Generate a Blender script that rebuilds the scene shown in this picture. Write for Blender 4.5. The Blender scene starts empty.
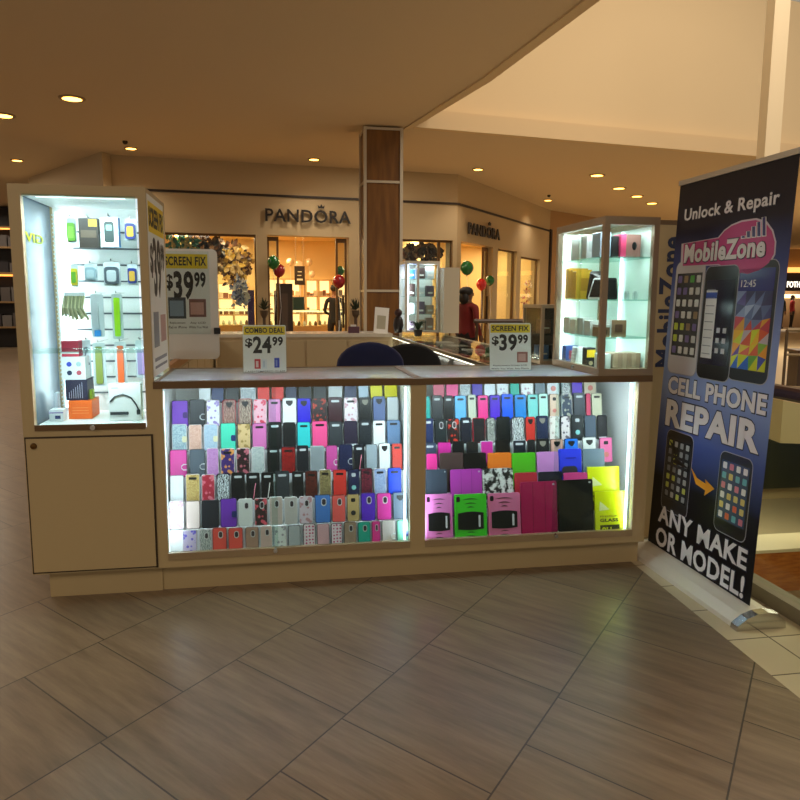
import bpy, bmesh, math, random
from mathutils import Matrix, Vector
random.seed(7)
C = bpy.context.scene.collection
SC = bpy.context.scene
PI = math.pi

# ---------------------------------------------------------------- camera, world, main lights, exposure
F = 736.0
CAM = Vector((0, -3.6043, 1.45))
RX = Vector((0.98534615, -0.17048809, 0.0051753))
UX = Vector((0.01838446, 0.1363213, 0.99049408))
WX = Vector((0.16957295, 0.97588437, -0.137458))
cd = bpy.data.cameras.new('camera'); cam = bpy.data.objects.new('camera', cd); C.objects.link(cam)
m = Matrix(((RX.x, UX.x, -WX.x, CAM.x), (RX.y, UX.y, -WX.y, CAM.y), (RX.z, UX.z, -WX.z, CAM.z), (0, 0, 0, 1)))
cam.matrix_world = m
cd.sensor_width = 36; cd.sensor_fit = 'HORIZONTAL'; cd.lens = F / 800 * 36
cd.clip_end = 200
SC.camera = cam
w = bpy.data.worlds.new('world'); SC.world = w; w.use_nodes = True
w.node_tree.nodes['Background'].inputs[0].default_value = (1.0, 0.86, 0.68, 1)
w.node_tree.nodes['Background'].inputs[1].default_value = 0.34
SC.view_settings.view_transform = 'Standard'; SC.view_settings.look = 'None'
SC.view_settings.gamma = 1; SC.view_settings.use_curve_mapping = False
SC.view_settings.exposure = 0.0

def area(name, loc, size, energy, col, rot=(0, 0, 0), sy=None, spread=None):
    l = bpy.data.lights.new(name, 'AREA'); l.energy = energy; l.color = col
    l.size = size
    if sy: l.shape = 'RECTANGLE'; l.size_y = sy
    if spread: l.spread = spread
    o = bpy.data.objects.new(name, l); C.objects.link(o); o.location = loc; o.rotation_euler = rot
    return o
WARM = (1.0, 0.87, 0.69)
COOL = (0.86, 0.93, 1.0)
# area lights added to fill the mall hall, plus the atrium skylight
area('hall_fill', (-3.2, -4.5, 3.9), 1.6, 80, WARM)
area('hall_fill', (-4.6, 2.5, 3.88), 1.2, 90, WARM)  # added to brighten the floor left of the kiosk
area('hall_fill', (-6.5, 12.5, 3.88), 1.2, 90, WARM)  # added to brighten the far floor at left
area('hall_fill', (1.0, -6.0, 3.9), 1.6, 70, WARM)
area('atrium_skylight', (7.0, 2.0, 8.5), 5.0, 600, (1.0, 0.84, 0.66))
area('hall_fill', (-5.0, 6.5, 3.88), 1.5, 60, WARM)
area('hall_fill', (2.2, 9.3, 3.88), 1.5, 35, WARM)

# ---------------------------------------------------------------- helpers
def ray(px, py):
    return WX + RX * ((px - 400) / F) - UX * ((py - 400) / F)
def at_y(px, py, y):
    d = ray(px, py); return CAM + d * ((y - CAM.y) / d.y)
def at_z(px, py, z):
    d = ray(px, py); return CAM + d * ((z - CAM.z) / d.z)
def at_x(px, py, x):
    d = ray(px, py); return CAM + d * ((x - CAM.x) / d.x)

class Frame:                       # local x to the viewer's right, local y away from the viewer, local z up
    def __init__(s, o, ang=0, lean=0):
        s.M = Matrix.Translation(Vector(o)) @ Matrix.Rotation(ang, 4, 'Z') @ Matrix.Rotation(lean, 4, 'X')
        s.I = s.M.inverted()
    def px(s, x, y, dep=0):        # pixel to local (x, z) on the plane local y = dep
        o = s.I @ CAM; d = s.I.to_3x3() @ ray(x, y)
        p = o + d * ((dep - o.y) / d.y); return p.x, p.z

def hexc(h):
    v = [int(h[i:i + 2], 16) / 255 for i in (0, 2, 4)]
    return tuple(c / 12.92 if c <= .04045 else ((c + .055) / 1.055) ** 2.4 for c in v) + (1,)
MATS = {}
def mat(h, rough=.5, metal=0, em=0, emc=None, spec=.5, coat=0):
    k = (h, rough, metal, em, emc, spec, coat)
    if k in MATS: return MATS[k]
    m = bpy.data.materials.new('surface_' + h); m.use_nodes = True
    nt = m.node_tree; b = nt.nodes['Principled BSDF']
    # a little procedural variation in roughness and tone
    tc = nt.nodes.new('ShaderNodeTexCoord'); n = nt.nodes.new('ShaderNodeTexNoise'); n.inputs['Scale'].default_value = 9
    nt.links.new(tc.outputs['Object'], n.inputs['Vector'])
    hs = nt.nodes.new('ShaderNodeMapRange'); hs.inputs[3].default_value = max(.02, rough - .05); hs.inputs[4].default_value = min(1, rough + .07)
    nt.links.new(n.outputs['Fac'], hs.inputs[0]); nt.links.new(hs.outputs[0], b.inputs['Roughness'])
    b.inputs['Base Color'].default_value = hexc(h)
    b.inputs['Metallic'].default_value = metal
    b.inputs['Specular IOR Level'].default_value = spec
    b.inputs['Coat Weight'].default_value = coat
    if em:
        b.inputs['Emission Color'].default_value = hexc(emc or h); b.inputs['Emission Strength'].default_value = em
    MATS[k] = m; return m
def pat(kind, c1, c2, scale=60, c3=None, rough=.4):
    k = (kind, c1, c2, scale, c3, rough)
    if k in MATS: return MATS[k]
    m = bpy.data.materials.new('pattern_' + kind); m.use_nodes = True
    nt = m.node_tree; N = nt.nodes.new; L = nt.links.new; b = nt.nodes['Principled BSDF']
    tc = N('ShaderNodeTexCoord'); cr = N('ShaderNodeValToRGB'); e = cr.color_ramp
    b.inputs['Roughness'].default_value = rough
    if kind == 'glitter':
        t = N('ShaderNodeTexVoronoi'); t.inputs['Scale'].default_value = scale * 4; src = t.outputs['Color']
        e.elements[0].position = .25; e.elements[1].position = .75
    elif kind == 'floral':
        t = N('ShaderNodeTexVoronoi'); t.inputs['Scale'].default_value = scale * .8; src = t.outputs['Distance']
        e.elements[0].position = .38; e.elements[1].position = .48
    elif kind == 'damask':
        t = N('ShaderNodeTexWave'); t.inputs['Scale'].default_value = scale * .6; t.inputs['Distortion'].default_value = 9
        t.inputs['Detail Scale'].default_value = 2; src = t.outputs['Fac']; e.elements[0].position = .42; e.elements[1].position = .5
    elif kind == 'dots':
        t = N('ShaderNodeTexVoronoi'); t.inputs['Scale'].default_value = scale; t.inputs['Randomness'].default_value = .2; src = t.outputs['Distance']
        e.elements[0].position = .28; e.elements[1].position = .33
    else:
        t = N('ShaderNodeTexNoise'); t.inputs['Scale'].default_value = scale; t.inputs['Detail'].default_value = 3; src = t.outputs['Fac']
        e.elements[0].position = .45; e.elements[1].position = .55
    L(tc.outputs['Object'], t.inputs['Vector'])
    e.elements[0].color = hexc(c1); e.elements[1].color = hexc(c2)
    if c3: x = e.elements.new((e.elements[0].position + e.elements[1].position) / 2); x.color = hexc(c3)
    L(src, cr.inputs['Fac']); L(cr.outputs['Color'], b.inputs['Base Color'])
    MATS[k] = m; return m
def glass(tint='e8f4f2', name='glass', refl=1.45):
    k = ('glass', tint, refl)
    if k in MATS: return MATS[k]
    m = bpy.data.materials.new(name); m.use_nodes = True; nt = m.node_tree; nt.nodes.clear(); N = nt.nodes.new; L = nt.links.new
    o = N('ShaderNodeOutputMaterial'); mx = N('ShaderNodeMixShader'); lw = N('ShaderNodeLayerWeight'); lw.inputs['Blend'].default_value = .5
    pw = N('ShaderNodeMath'); pw.operation = 'POWER'; L(lw.outputs['Facing'], pw.inputs[0]); pw.inputs[1].default_value = 5
    fr = N('ShaderNodeMath'); fr.operation = 'MULTIPLY_ADD'; L(pw.outputs[0], fr.inputs[0]); fr.inputs[1].default_value = .38; fr.inputs[2].default_value = .022
    t = N('ShaderNodeBsdfTransparent'); t.inputs['Color'].default_value = hexc(tint)
    g = N('ShaderNodeBsdfGlossy'); g.inputs['Roughness'].default_value = .02
    L(fr.outputs[0], mx.inputs[0]); L(t.outputs[0], mx.inputs[1]); L(g.outputs[0], mx.inputs[2]); L(mx.outputs[0], o.inputs['Surface'])
    MATS[k] = m; return m

def hazy_glass():  # pale diffuse mixed in as a painted haze of reflections on the glass
    m = bpy.data.materials.new('reflection_haze_glass'); m.use_nodes = True; nt = m.node_tree; nt.nodes.clear(); N = nt.nodes.new; L = nt.links.new
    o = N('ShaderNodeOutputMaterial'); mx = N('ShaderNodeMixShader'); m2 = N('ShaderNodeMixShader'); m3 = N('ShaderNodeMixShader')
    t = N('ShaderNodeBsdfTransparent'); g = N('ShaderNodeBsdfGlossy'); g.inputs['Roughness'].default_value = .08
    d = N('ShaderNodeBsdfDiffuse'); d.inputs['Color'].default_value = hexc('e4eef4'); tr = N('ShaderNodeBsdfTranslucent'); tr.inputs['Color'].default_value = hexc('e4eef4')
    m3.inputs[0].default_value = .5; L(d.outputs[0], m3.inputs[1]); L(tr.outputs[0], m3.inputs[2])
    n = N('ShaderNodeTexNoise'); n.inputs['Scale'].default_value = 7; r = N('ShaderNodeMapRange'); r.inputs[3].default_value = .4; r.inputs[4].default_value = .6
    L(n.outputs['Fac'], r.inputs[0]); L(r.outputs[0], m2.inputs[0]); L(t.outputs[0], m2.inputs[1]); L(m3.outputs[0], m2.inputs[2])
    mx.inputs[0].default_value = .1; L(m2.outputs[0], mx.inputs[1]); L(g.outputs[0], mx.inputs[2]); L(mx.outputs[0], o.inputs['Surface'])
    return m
class MB:
    def __init__(s): s.bm = bmesh.new(); s.ms = []; s.k = 0
    def m(s, mt):
        if mt not in s.ms: s.ms.append(mt)
        s.k = s.ms.index(mt); return s
    def _f(s, vs, fs, T=None):
        V = [s.bm.verts.new(T @ Vector(v) if T else v) for v in vs]
        for f in fs:
            try: fc = s.bm.faces.new([V[i] for i in f]); fc.material_index = s.k
            except ValueError: pass
        return s
    def box(s, x0, x1, y0, y1, z0, z1, T=None):
        s.nb = (getattr(s, 'nb', 0) + 1) % 7; e = s.nb * .00012 if min(abs(x1 - x0), abs(y1 - y0), abs(z1 - z0)) > .004 else 0
        x0 -= e; x1 += e; y0 -= e; y1 += e; z0 -= e; z1 += e
        v = [(x, y, z) for x in (x0, x1) for y in (y0, y1) for z in (z0, z1)]
        return s._f(v, [(0, 1, 3, 2), (4, 6, 7, 5), (0, 4, 5, 1), (2, 3, 7, 6), (0, 2, 6, 4), (1, 5, 7, 3)], T)
    def prism(s, pts, y0, y1, T=None):                # pts in the xz plane, extruded in y
        n = len(pts)
        v = [(p[0], y0, p[1]) for p in pts] + [(p[0], y1, p[1]) for p in pts]
        return s._f(v, [tuple(range(n)), tuple(range(2 * n - 1, n - 1, -1))] + [(i, i + n, (i + 1) % n + n, (i + 1) % n) for i in range(n)], T)
    def prismz(s, pts, z0, z1, T=None):
        n = len(pts)
        v = [(p[0], p[1], z0) for p in pts] + [(p[0], p[1], z1) for p in pts]
        return s._f(v, [tuple(range(n - 1, -1, -1)), tuple(range(n, 2 * n))] + [(i, (i + 1) % n, (i + 1) % n + n, i + n) for i in range(n)], T)
    def prismx(s, pts, x0, x1, T=None):                # pts are (y, z)
        n = len(pts)
        v = [(x0, p[0], p[1]) for p in pts] + [(x1, p[0], p[1]) for p in pts]
        return s._f(v, [tuple(range(n - 1, -1, -1)), tuple(range(n, 2 * n))] + [(i, (i + 1) % n, (i + 1) % n + n, i + n) for i in range(n)], T)
    def rbox(s, x0, x1, y0, y1, z0, z1, r, seg=3, T=None):
        return s.prism(rr(x0, x1, z0, z1, r, seg), y0, y1, T)
    def tube(s, pts, r, seg=8, T=None, r2=None, caps=True):
        pts = [Vector(p) for p in pts]; n = len(pts); rings = []
        for i, p in enumerate(pts):
            d = (pts[min(i + 1, n - 1)] - pts[max(i - 1, 0)]).normalized()
            a = d.cross(Vector((0, 0, 1)) if abs(d.z) < .9 else Vector((1, 0, 0))).normalized(); b = d.cross(a)
            q = r if r2 is None else r + (r2 - r) * i / (n - 1)
            rings.append([p + (a * math.cos(2 * PI * j / seg) + b * math.sin(2 * PI * j / seg)) * q for j in range(seg)])
        v = [p for R in rings for p in R]; f = []
        for i in range(n - 1):
            for j in range(seg):
                f.append((i * seg + j, i * seg + (j + 1) % seg, (i + 1) * seg + (j + 1) % seg, (i + 1) * seg + j))
        if caps: f += [tuple(range(seg - 1, -1, -1)), tuple(range((n - 1) * seg, n * seg))]
        return s._f(v, f, T)
    def lathe(s, prof, c=(0, 0, 0), seg=20, T=None):   # prof: (radius, z)
        v = []; n = len(prof)
        for r, z in prof:
            v += [(c[0] + r * math.cos(2 * PI * j / seg), c[1] + r * math.sin(2 * PI * j / seg), c[2] + z) for j in range(seg)]
        f = [(i * seg + j, i * seg + (j + 1) % seg, (i + 1) * seg + (j + 1) % seg, (i + 1) * seg + j) for i in range(n - 1) for j in range(seg)]
        f += [tuple(range(seg - 1, -1, -1)), tuple(range((n - 1) * seg, n * seg))]
        return s._f(v, f, T)
    def ball(s, c, rx, ry=None, rz=None, seg=14, T=None):
        ry = ry or rx; rz = rz or rx; h = seg // 2; v = []
        for i in range(1, h):
            a = PI * i / h
            v += [(c[0] + rx * math.sin(a) * math.cos(2 * PI * j / seg), c[1] + ry * math.sin(a) * math.sin(2 * PI * j / seg), c[2] - rz * math.cos(a)) for j in range(seg)]
        b = len(v); v += [(c[0], c[1], c[2] - rz), (c[0], c[1], c[2] + rz)]
        f = [(i * seg + j, i * seg + (j + 1) % seg, (i + 1) * seg + (j + 1) % seg, (i + 1) * seg + j) for i in range(h - 2) for j in range(seg)]
        f += [(b, (j + 1) % seg, j) for j in range(seg)] + [((h - 2) * seg + j, (h - 2) * seg + (j + 1) % seg, b + 1) for j in range(seg)]
        return s._f(v, f, T)
    def text(s, t, x0, x1, z0, z1, y=0, th=.0015, bold=.0, T=None):
        V, Fc = text_geo(t, bold)
        v = [(x0 + a * (x1 - x0), y - (th if c > .5 else 0), z0 + b * (z1 - z0)) for a, b, c in V]
        return s._f(v, Fc, T)
    def build(s, name, parent=None, smooth=False):
        me = bpy.data.meshes.new(name); bmesh.ops.recalc_face_normals(s.bm, faces=s.bm.faces)
        s.bm.to_mesh(me); s.bm.free()
        for x in s.ms: me.materials.append(x)
        if smooth:
            for p in me.polygons: p.use_smooth = True
        o = bpy.data.objects.new(name, me); C.objects.link(o); o.parent = parent
        return o
def rr(x0, x1, z0, z1, r, seg=3):
    r = min(r, (x1 - x0) / 2.01, (z1 - z0) / 2.01); P = []
    for cx, cz, a in ((x1 - r, z0 + r, -PI / 2), (x1 - r, z1 - r, 0), (x0 + r, z1 - r, PI / 2), (x0 + r, z0 + r, PI)):
        P += [(cx + r * math.cos(a + PI / 2 * i / seg), cz + r * math.sin(a + PI / 2 * i / seg)) for i in range(seg + 1)]
    return P
TG = {}
def text_geo(t, bold):
    if (t, bold) in TG: return TG[(t, bold)]
    cu = bpy.data.curves.new('lettering', 'FONT'); cu.body = t; cu.size = 1; cu.extrude = .05; cu.offset = bold; cu.resolution_u = 3; cu.space_character = 1.06
    o = bpy.data.objects.new('lettering', cu); C.objects.link(o)
    dg = bpy.context.evaluated_depsgraph_get(); dg.update()
    me = bpy.data.meshes.new_from_object(o.evaluated_get(dg))
    V = [v.co.copy() for v in me.vertices]; Fc = [tuple(p.vertices) for p in me.polygons]
    bpy.data.objects.remove(o); bpy.data.curves.remove(cu); bpy.data.meshes.remove(me)
    a0, a1 = min(v.x for v in V), max(v.x for v in V); b0, b1 = min(v.y for v in V), max(v.y for v in V)
    R = ([((v.x - a0) / (a1 - a0), (v.y - b0) / (b1 - b0), 1. if v.z > 0 else 0.) for v in V], Fc)
    TG[(t, bold)] = R; return R

def tag(o, label, cat, group=None):
    o['label'] = label; o['category'] = cat
    if group: o['group'] = group
    return o
def thing(name, label, cat, M=None, group=None):
    o = bpy.data.objects.new(name, None); o.empty_display_size = .1; C.objects.link(o)
    if M is not None:
        o.matrix_basis = Matrix.Translation(Vector(M)) if not isinstance(M, Matrix) else M
    return tag(o, label, cat, group)
def place(o, M):
    o.matrix_basis = Matrix.Translation(Vector(M)) if not isinstance(M, Matrix) else M; return o
def struct(o): o['kind'] = 'structure'; return o
def box_obj(name, mt, *a, parent=None): return MB().m(mt).box(*a).build(name, parent)

# shared materials
LAM = mat('bba47a', .38)              # beige laminate
LAMD = mat('8c7350', .42)             # darker tan edging
ALU = mat('b9b2a4', .3, .75)
RAIL = mat('6e5436', .35, .2)
WHITE = mat('f2f2f0', .45)
PWHITE = mat('f6f6f4', .6)
BLACK = mat('121214', .4)
INK = mat('191012', .5)
YEL = mat('f2d21c', .5)
CHROME = mat('d9d9d9', .18, 1)
HAZE = hazy_glass(); GLS = glass('f4faf8'); GLS2 = glass('eaf6f3')
LED = mat('ffffff', .5, em=3.0, emc='e6f2ff')

# ---------------------------------------------------------------- floor (procedural mixed-length rectangular tiles laid diagonally)
def floor_material():
    m = bpy.data.materials.new('stone_floor_tiles'); m.use_nodes = True; nt = m.node_tree; N = nt.nodes.new; L = nt.links.new
    b = nt.nodes['Principled BSDF']
    def M(op, a, c=None, d=None):
        n = N('ShaderNodeMath'); n.operation = op
        for i, v in enumerate((a, c, d)):
            if v is None: continue
            if isinstance(v, (int, float)): n.inputs[i].default_value = v
            else: L(v, n.inputs[i])
        return n.outputs[0]
    tc = N('ShaderNodeTexCoord'); sp = N('ShaderNodeSeparateXYZ'); L(tc.outputs['Object'], sp.inputs[0]); X, Y = sp.outputs[0], sp.outputs[1]
    t1, t2 = math.radians(50.2), math.radians(-49.3)
    d1 = (math.cos(t1), math.sin(t1)); d2 = (math.cos(t2), math.sin(t2)); det = d1[0] * d2[1] - d1[1] * d2[0]
    X0, Y0 = .841, -.47
    xs = M('SUBTRACT', X, X0); ys = M('SUBTRACT', Y, Y0)
    a = M('DIVIDE', M('SUBTRACT', M('MULTIPLY', xs, d2[1]), M('MULTIPLY', ys, d2[0])), det)       # along d1
    c = M('DIVIDE', M('SUBTRACT', M('MULTIPLY', ys, d1[0]), M('MULTIPLY', xs, d1[1])), det)       # along d2
    col = M('DIVIDE', c, .613); ci = M('FLOOR', col)
    off = M('FRACT', M('MULTIPLY', ci, .37)); 
    t = M('ADD', M('DIVIDE', a, .98), M('MULTIPLY', off, 1.0)); ft = M('FRACT', t)
    g1 = M('LESS_THAN', M('FRACT', M('ADD', t, .003)), .006)
    g2 = M('LESS_THAN', M('ABSOLUTE', M('SUBTRACT', ft, .66)), .003)
    g3 = M('LESS_THAN', M('FRACT', M('ADD', col, .005)), .010)
    gr = M('MAXIMUM', M('MAXIMUM', g1, g2), g3)
    tid = M('ADD', M('MULTIPLY', ci, 3.17), M('ADD', M('MULTIPLY', M('FLOOR', t), 7.31), M('GREATER_THAN', ft, .66)))
    wn = N('ShaderNodeTexWhiteNoise'); wn.noise_dimensions = '1D'; L(tid, wn.inputs['W'])
    cb = N('ShaderNodeCombineXYZ'); L(M('MULTIPLY', a, 14.0), cb.inputs[0]); L(M('MULTIPLY', c, 1.6), cb.inputs[1]); L(M('MULTIPLY', wn.outputs['Value'], 40), cb.inputs[2])
    ns = N('ShaderNodeTexNoise'); ns.inputs['Scale'].default_value = 1.6; ns.inputs['Detail'].default_value = 5; ns.inputs['Roughness'].default_value = .62
    L(cb.outputs[0], ns.inputs['Vector'])
    cr = N('ShaderNodeValToRGB'); cr.color_ramp.elements[0].position = .3; cr.color_ramp.elements[1].position = .72
    cr.color_ramp.elements[0].color = hexc('6a5844'); cr.color_ramp.elements[1].color = hexc('8d7960'); L(ns.outputs['Fac'], cr.inputs[0])
    hv = N('ShaderNodeHueSaturation'); L(cr.outputs[0], hv.inputs['Color']); L(M('ADD', .9, M('MULTIPLY', wn.outputs['Value'], .2)), hv.inputs['Value'])
    mx = N('ShaderNodeMix'); mx.data_type = 'RGBA'; L(gr, mx.inputs[0]); L(hv.outputs[0], mx.inputs[6]); mx.inputs[7].default_value = hexc('3c3126')
    L(mx.outputs[2], b.inputs['Base Color'])
    L(M('ADD', .27, M('MULTIPLY', ns.outputs['Fac'], .12)), b.inputs['Roughness'])
    bp = N('ShaderNodeBump'); bp.inputs['Strength'].default_value = .12; bp.inputs['Distance'].default_value = .01
    L(M('SUBTRACT', ns.outputs['Fac'], M('MULTIPLY', gr, 1.5)), bp.inputs['Height']); L(bp.outputs[0], b.inputs['Normal'])
    return m
def border_material():
    m = bpy.data.materials.new('cream_border_tiles'); m.use_nodes = True; nt = m.node_tree; N = nt.nodes.new; L = nt.links.new
    b = nt.nodes['Principled BSDF']; tc = N('ShaderNodeTexCoord'); mp = N('ShaderNodeMapping'); mp.inputs['Rotation'].default_value = (0, 0, PI / 2)
    br = N('ShaderNodeTexBrick'); br.offset = 0; br.inputs['Scale'].default_value = 1; br.inputs['Brick Width'].default_value = .3; br.inputs['Row Height'].default_value = .3
    br.inputs['Mortar Size'].default_value = .004
    br.inputs['Color1'].default_value = hexc('c0b090'); br.inputs['Color2'].default_value = hexc('cabb9c'); br.inputs['Mortar'].default_value = hexc('5b4c39')
    L(tc.outputs['Object'], mp.inputs[0]); L(mp.outputs[0], br.inputs['Vector']); L(br.outputs['Color'], b.inputs['Base Color']); b.inputs['Roughness'].default_value = .35
    return m
# floor slab: everything left of the atrium opening
xe = 2.42
mb = MB().m(floor_material()).prismz([(-14, -8), (1.87, -8), (1.885, -1.4), (1.955, .2), (2.0, 1.2), (2.6, 8), (9.0, 17.0), (14, 26), (14, 44), (-14, 44)], -.4, 0)
fl = mb.build('floor'); struct(fl)
mb = MB().m(border_material()).prismz([(1.87, -8), (xe, -8), (xe, 1.2), (xe + .6, 8), (9.5, 17), (9.0, 17.0), (2.6, 8), (2.0, 1.2), (1.955, .2), (1.885, -1.4)], -.4, 0.0)
o = mb.build('trim_1'); struct(o)

# ---------------------------------------------------------------- ceiling, atrium opening, column
CEIL = mat('dcc6a4', .9, spec=.1); CEIL2 = mat('e2c8a0', .9, spec=.1)
ZC = 3.93
mb = MB().m(CEIL)
# main lowered ceiling left of the opening and behind it
mb.prismz([(-14, -8), (3.6, -8), (2.40, 4.9), (1.94, 7.66), (2.1, 7.45), (14, 9.3), (30, 12), (30, 44), (-14, 44)], ZC, ZC + .12)
o = mb.build('ceiling'); struct(o)
# stepped edge of the atrium opening: lower step, then the tall fascia set back
mb = MB().m(CEIL2)
mb.prismz([(2.1, 7.33), (30, 11.86), (30, 12.0), (2.1, 7.45)], ZC - .02, ZC + .22)
mb.prismz([(2.40, 4.9), (3.6, -8), (3.7, -8), (2.52, 4.95), (2.1, 7.35), (1.96, 7.6)], ZC - .02, ZC + .22)
o = mb.build('trim_2'); struct(o)
mb = MB().m(mat('e6cfa8', .9, spec=.1))
mb.prismz([(2.2, 7.55), (30, 12.08), (30, 12.2), (2.2, 7.68)], ZC + .22, 6.6)
mb.prismz([(2.62, 4.95), (3.8, -8), (3.9, -8), (2.74, 5.0), (2.32, 7.68), (2.2, 7.6)], ZC + .22, 6.6)
o = mb.build('wall_atrium_fascia'); struct(o)
mb = MB().m(CEIL2).prismz([(2.1, 7.33), (2.2, 7.6), (30, 12.1), (30, 11.9)], ZC + .2, ZC + .24)
struct(mb.build('trim_3'))
# wood-clad column with pale edge strips
WOODM = None
def wood_material(c1, c2, sc=(1, 1, .12), name='wood_veneer'):
    m = bpy.data.materials.new(name); m.use_nodes = True; nt = m.node_tree; N = nt.nodes.new; L = nt.links.new; b = nt.nodes['Principled BSDF']
    tc = N('ShaderNodeTexCoord'); mp = N('ShaderNodeMapping'); mp.inputs['Scale'].default_value = sc
    n = N('ShaderNodeTexNoise'); n.inputs['Scale'].default_value = 14; n.inputs['Detail'].default_value = 4; cr = N('ShaderNodeValToRGB')
    cr.color_ramp.elements[0].position = .35; cr.color_ramp.elements[1].position = .65
    cr.color_ramp.elements[0].color = hexc(c1); cr.color_ramp.elements[1].color = hexc(c2)
    L(tc.outputs['Object'], mp.inputs[0]); L(mp.outputs[0], n.inputs['Vector']); L(n.outputs['Fac'], cr.inputs[0]); L(cr.outputs[0], b.inputs['Base Color']); b.inputs['Roughness'].default_value = .4
    return m
t = thing('column', 'square mall column clad in brown wood with pale metal edge strips', 'column', (1.65, 7.7, 0))
MB().m(wood_material('6a441a', '845824')).box(-.27, .27, -.27, .27, 0, ZC - .02).build('wood_cladding', t)
mb = MB().m(mat('cfc3ae', .4, .3))
for sx in (-1, 1):
    for sy in (-1, 1): mb.box(sx * .27 - .022, sx * .27 + .022, sy * .27 - .022, sy * .27 + .022, 0, ZC - .02)
mb.build('corner_strip', t)
for z in (.6, at_y(380, 292, 7.43).z, at_y(380, 183, 7.43).z, ZC - .06):
    MB().m(mat('cfc3ae', .4, .3)).box(-.285, .285, -.285, .285, z, z + .035).build('crossband', t)

# ---------------------------------------------------------------- ceiling downlights
LAMP = mat('ffe2a8', .5, em=10, emc='ffb44c')
dl = [(3, 115, 'near the left edge of the hall ceiling'), (72, 98, 'at the upper left of the hall ceiling'), (131, 148, 'above the left end of the storefront'), (17, 160, 'over the dark shop at far left'),
      (314, 159, 'left of the wood column'), (478, 169, 'above the angled storefront corner'), (548, 200, 'beyond the angled storefront'), (597, 175, 'nearest in the row at right'), (619, 188, 'second in the row at right'),
      (637, 196, 'third in the row at right'), (652, 203, 'fourth, furthest in the row at right')]
for i, (px, py, wh) in enumerate(dl):
    p = at_z(px, py, ZC)
    big = i in (0, 1, 7, 8, 9, 10); R = .12 if big else .085
    t = thing('ceiling_downlight', 'round recessed warm downlight ' + wh, 'ceiling light', (p.x, p.y, ZC - .012), 'recessed downlights in the hall ceiling')
    MB().m(mat('a98a62', .5)).lathe([(R * 1.0, -.004), (R * 1.35, .0), (R * 1.35, .012), (R, .012)], seg=24).build('trim_ring', t)
    MB().m(LAMP).lathe([(R * .2, -.006), (R * .98, -.004), (R * .98, .012)], seg=24).build('lamp', t)
    l = bpy.data.lights.new('downlight_beam', 'SPOT'); l.energy = 55; l.color = WARM; l.spot_size = 2.2; l.spot_blend = .8; l.shadow_soft_size = .08
    lo = bpy.data.objects.new('downlight_beam', l); C.objects.link(lo); lo.location = (p.x, p.y, ZC - .05)
for px, py, wh in ((125, 141, 'beside the left downlight'), (326, 243, None), (549, 195, 'near the far right downlight'), (478, 150, None)):
    if wh is None: continue
    p = at_z(px, py, ZC)
    o = MB().m(mat('3a2c1c', .5)).lathe([(.02, -.05), (.04, -.03), (.04, 0)], seg=12).build('ceiling_sprinkler'); place(o, (p.x, p.y, ZC))
    tag(o, 'small dark ceiling sprinkler head ' + wh, 'sprinkler')

# ---------------------------------------------------------------- jewellery storefront, main facade
FW = mat('bfa780', .7)
ang = math.radians(7.0)
A = Frame((-2.2, 10.62, 0), ang)
WALLW = A.px(457, 240)[0]
o1 = A.px(165, 233); o2 = A.px(256, 233); e1 = A.px(267, 237); e2 = A.px(349, 240); r1 = A.px(402, 243); r2 = A.px(453, 243)
ZO = 2.62
def wall_with_openings(name, M, width, ops, top, mt, th=.25, start=-.6):
    mb = MB().m(mt); x = start
    for a, b, z0, z1 in ops:
        mb.box(x, a, 0, th, 0, top); mb.box(a, b, 0, th, z1, top)
        if z0 > 0: mb.box(a, b, 0, th, 0, z0)
        x = b
    mb.box(x, width, 0, th, 0, top)
    o = mb.build(name); place(o, M); return struct(o)
wall_with_openings('wall_storefront', A.M, WALLW, [(o1[0] - .9, o2[0], .5, ZO), (e1[0], e2[0], 0, ZO), (r1[0] - .25, r2[0], .5, ZO)], ZC, FW)
# angled facade to the right
c0 = A.M @ Vector((WALLW, 0, 0))
B = Frame((c0.x, c0.y, 0), math.radians(53))
b1 = B.px(461, 245); b2 = B.px(493, 250); b3 = B.px(498, 250); b4 = B.px(517, 254); b5 = B.px(521, 256); b6 = B.px(540, 260); bend = B.px(549, 260)
wall_with_openings('wall_angled_storefront', B.M, bend[0], [(b1[0], b2[0], 0, ZO), (b3[0], b4[0], .3, ZO), (b5[0], b6[0], .3, ZO - .1)], ZC, FW, start=0)
mb = MB().m(mat('2b1c10', .5)).box(-.6, WALLW + .02, -.03, 0, 3.33, 3.37)
struct(place(mb.build('trim_4'), A.M))
mb = MB().m(mat('2b1c10', .5)).box(0, bend[0], -.03, 0, 3.33, 3.37).box(bend[0] - .04, bend[0] + .1, -.05, .25, 0, 3.4)
struct(place(mb.build('trim_5'), B.M))
# wall to the left of the storefront receding away, and wall beyond the angled storefront
mb = MB().m(FW); 
mb.prismz([(-2.75, 10.5), (-4.94, 13.75), (-5.04, 13.65), (-2.85, 10.3)], 0, ZC); struct(mb.build('wall_left'))
ce = B.M @ Vector((bend[0], 0, 0))
mb = MB().m(mat('b0895a', .7)).prismz([(ce.x, ce.y), (ce.x + 9, ce.y + 6.5), (ce.x + 9, ce.y + 6.8), (ce.x, ce.y + .3)], 0, ZC); struct(mb.build('wall_far_right'))
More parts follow.
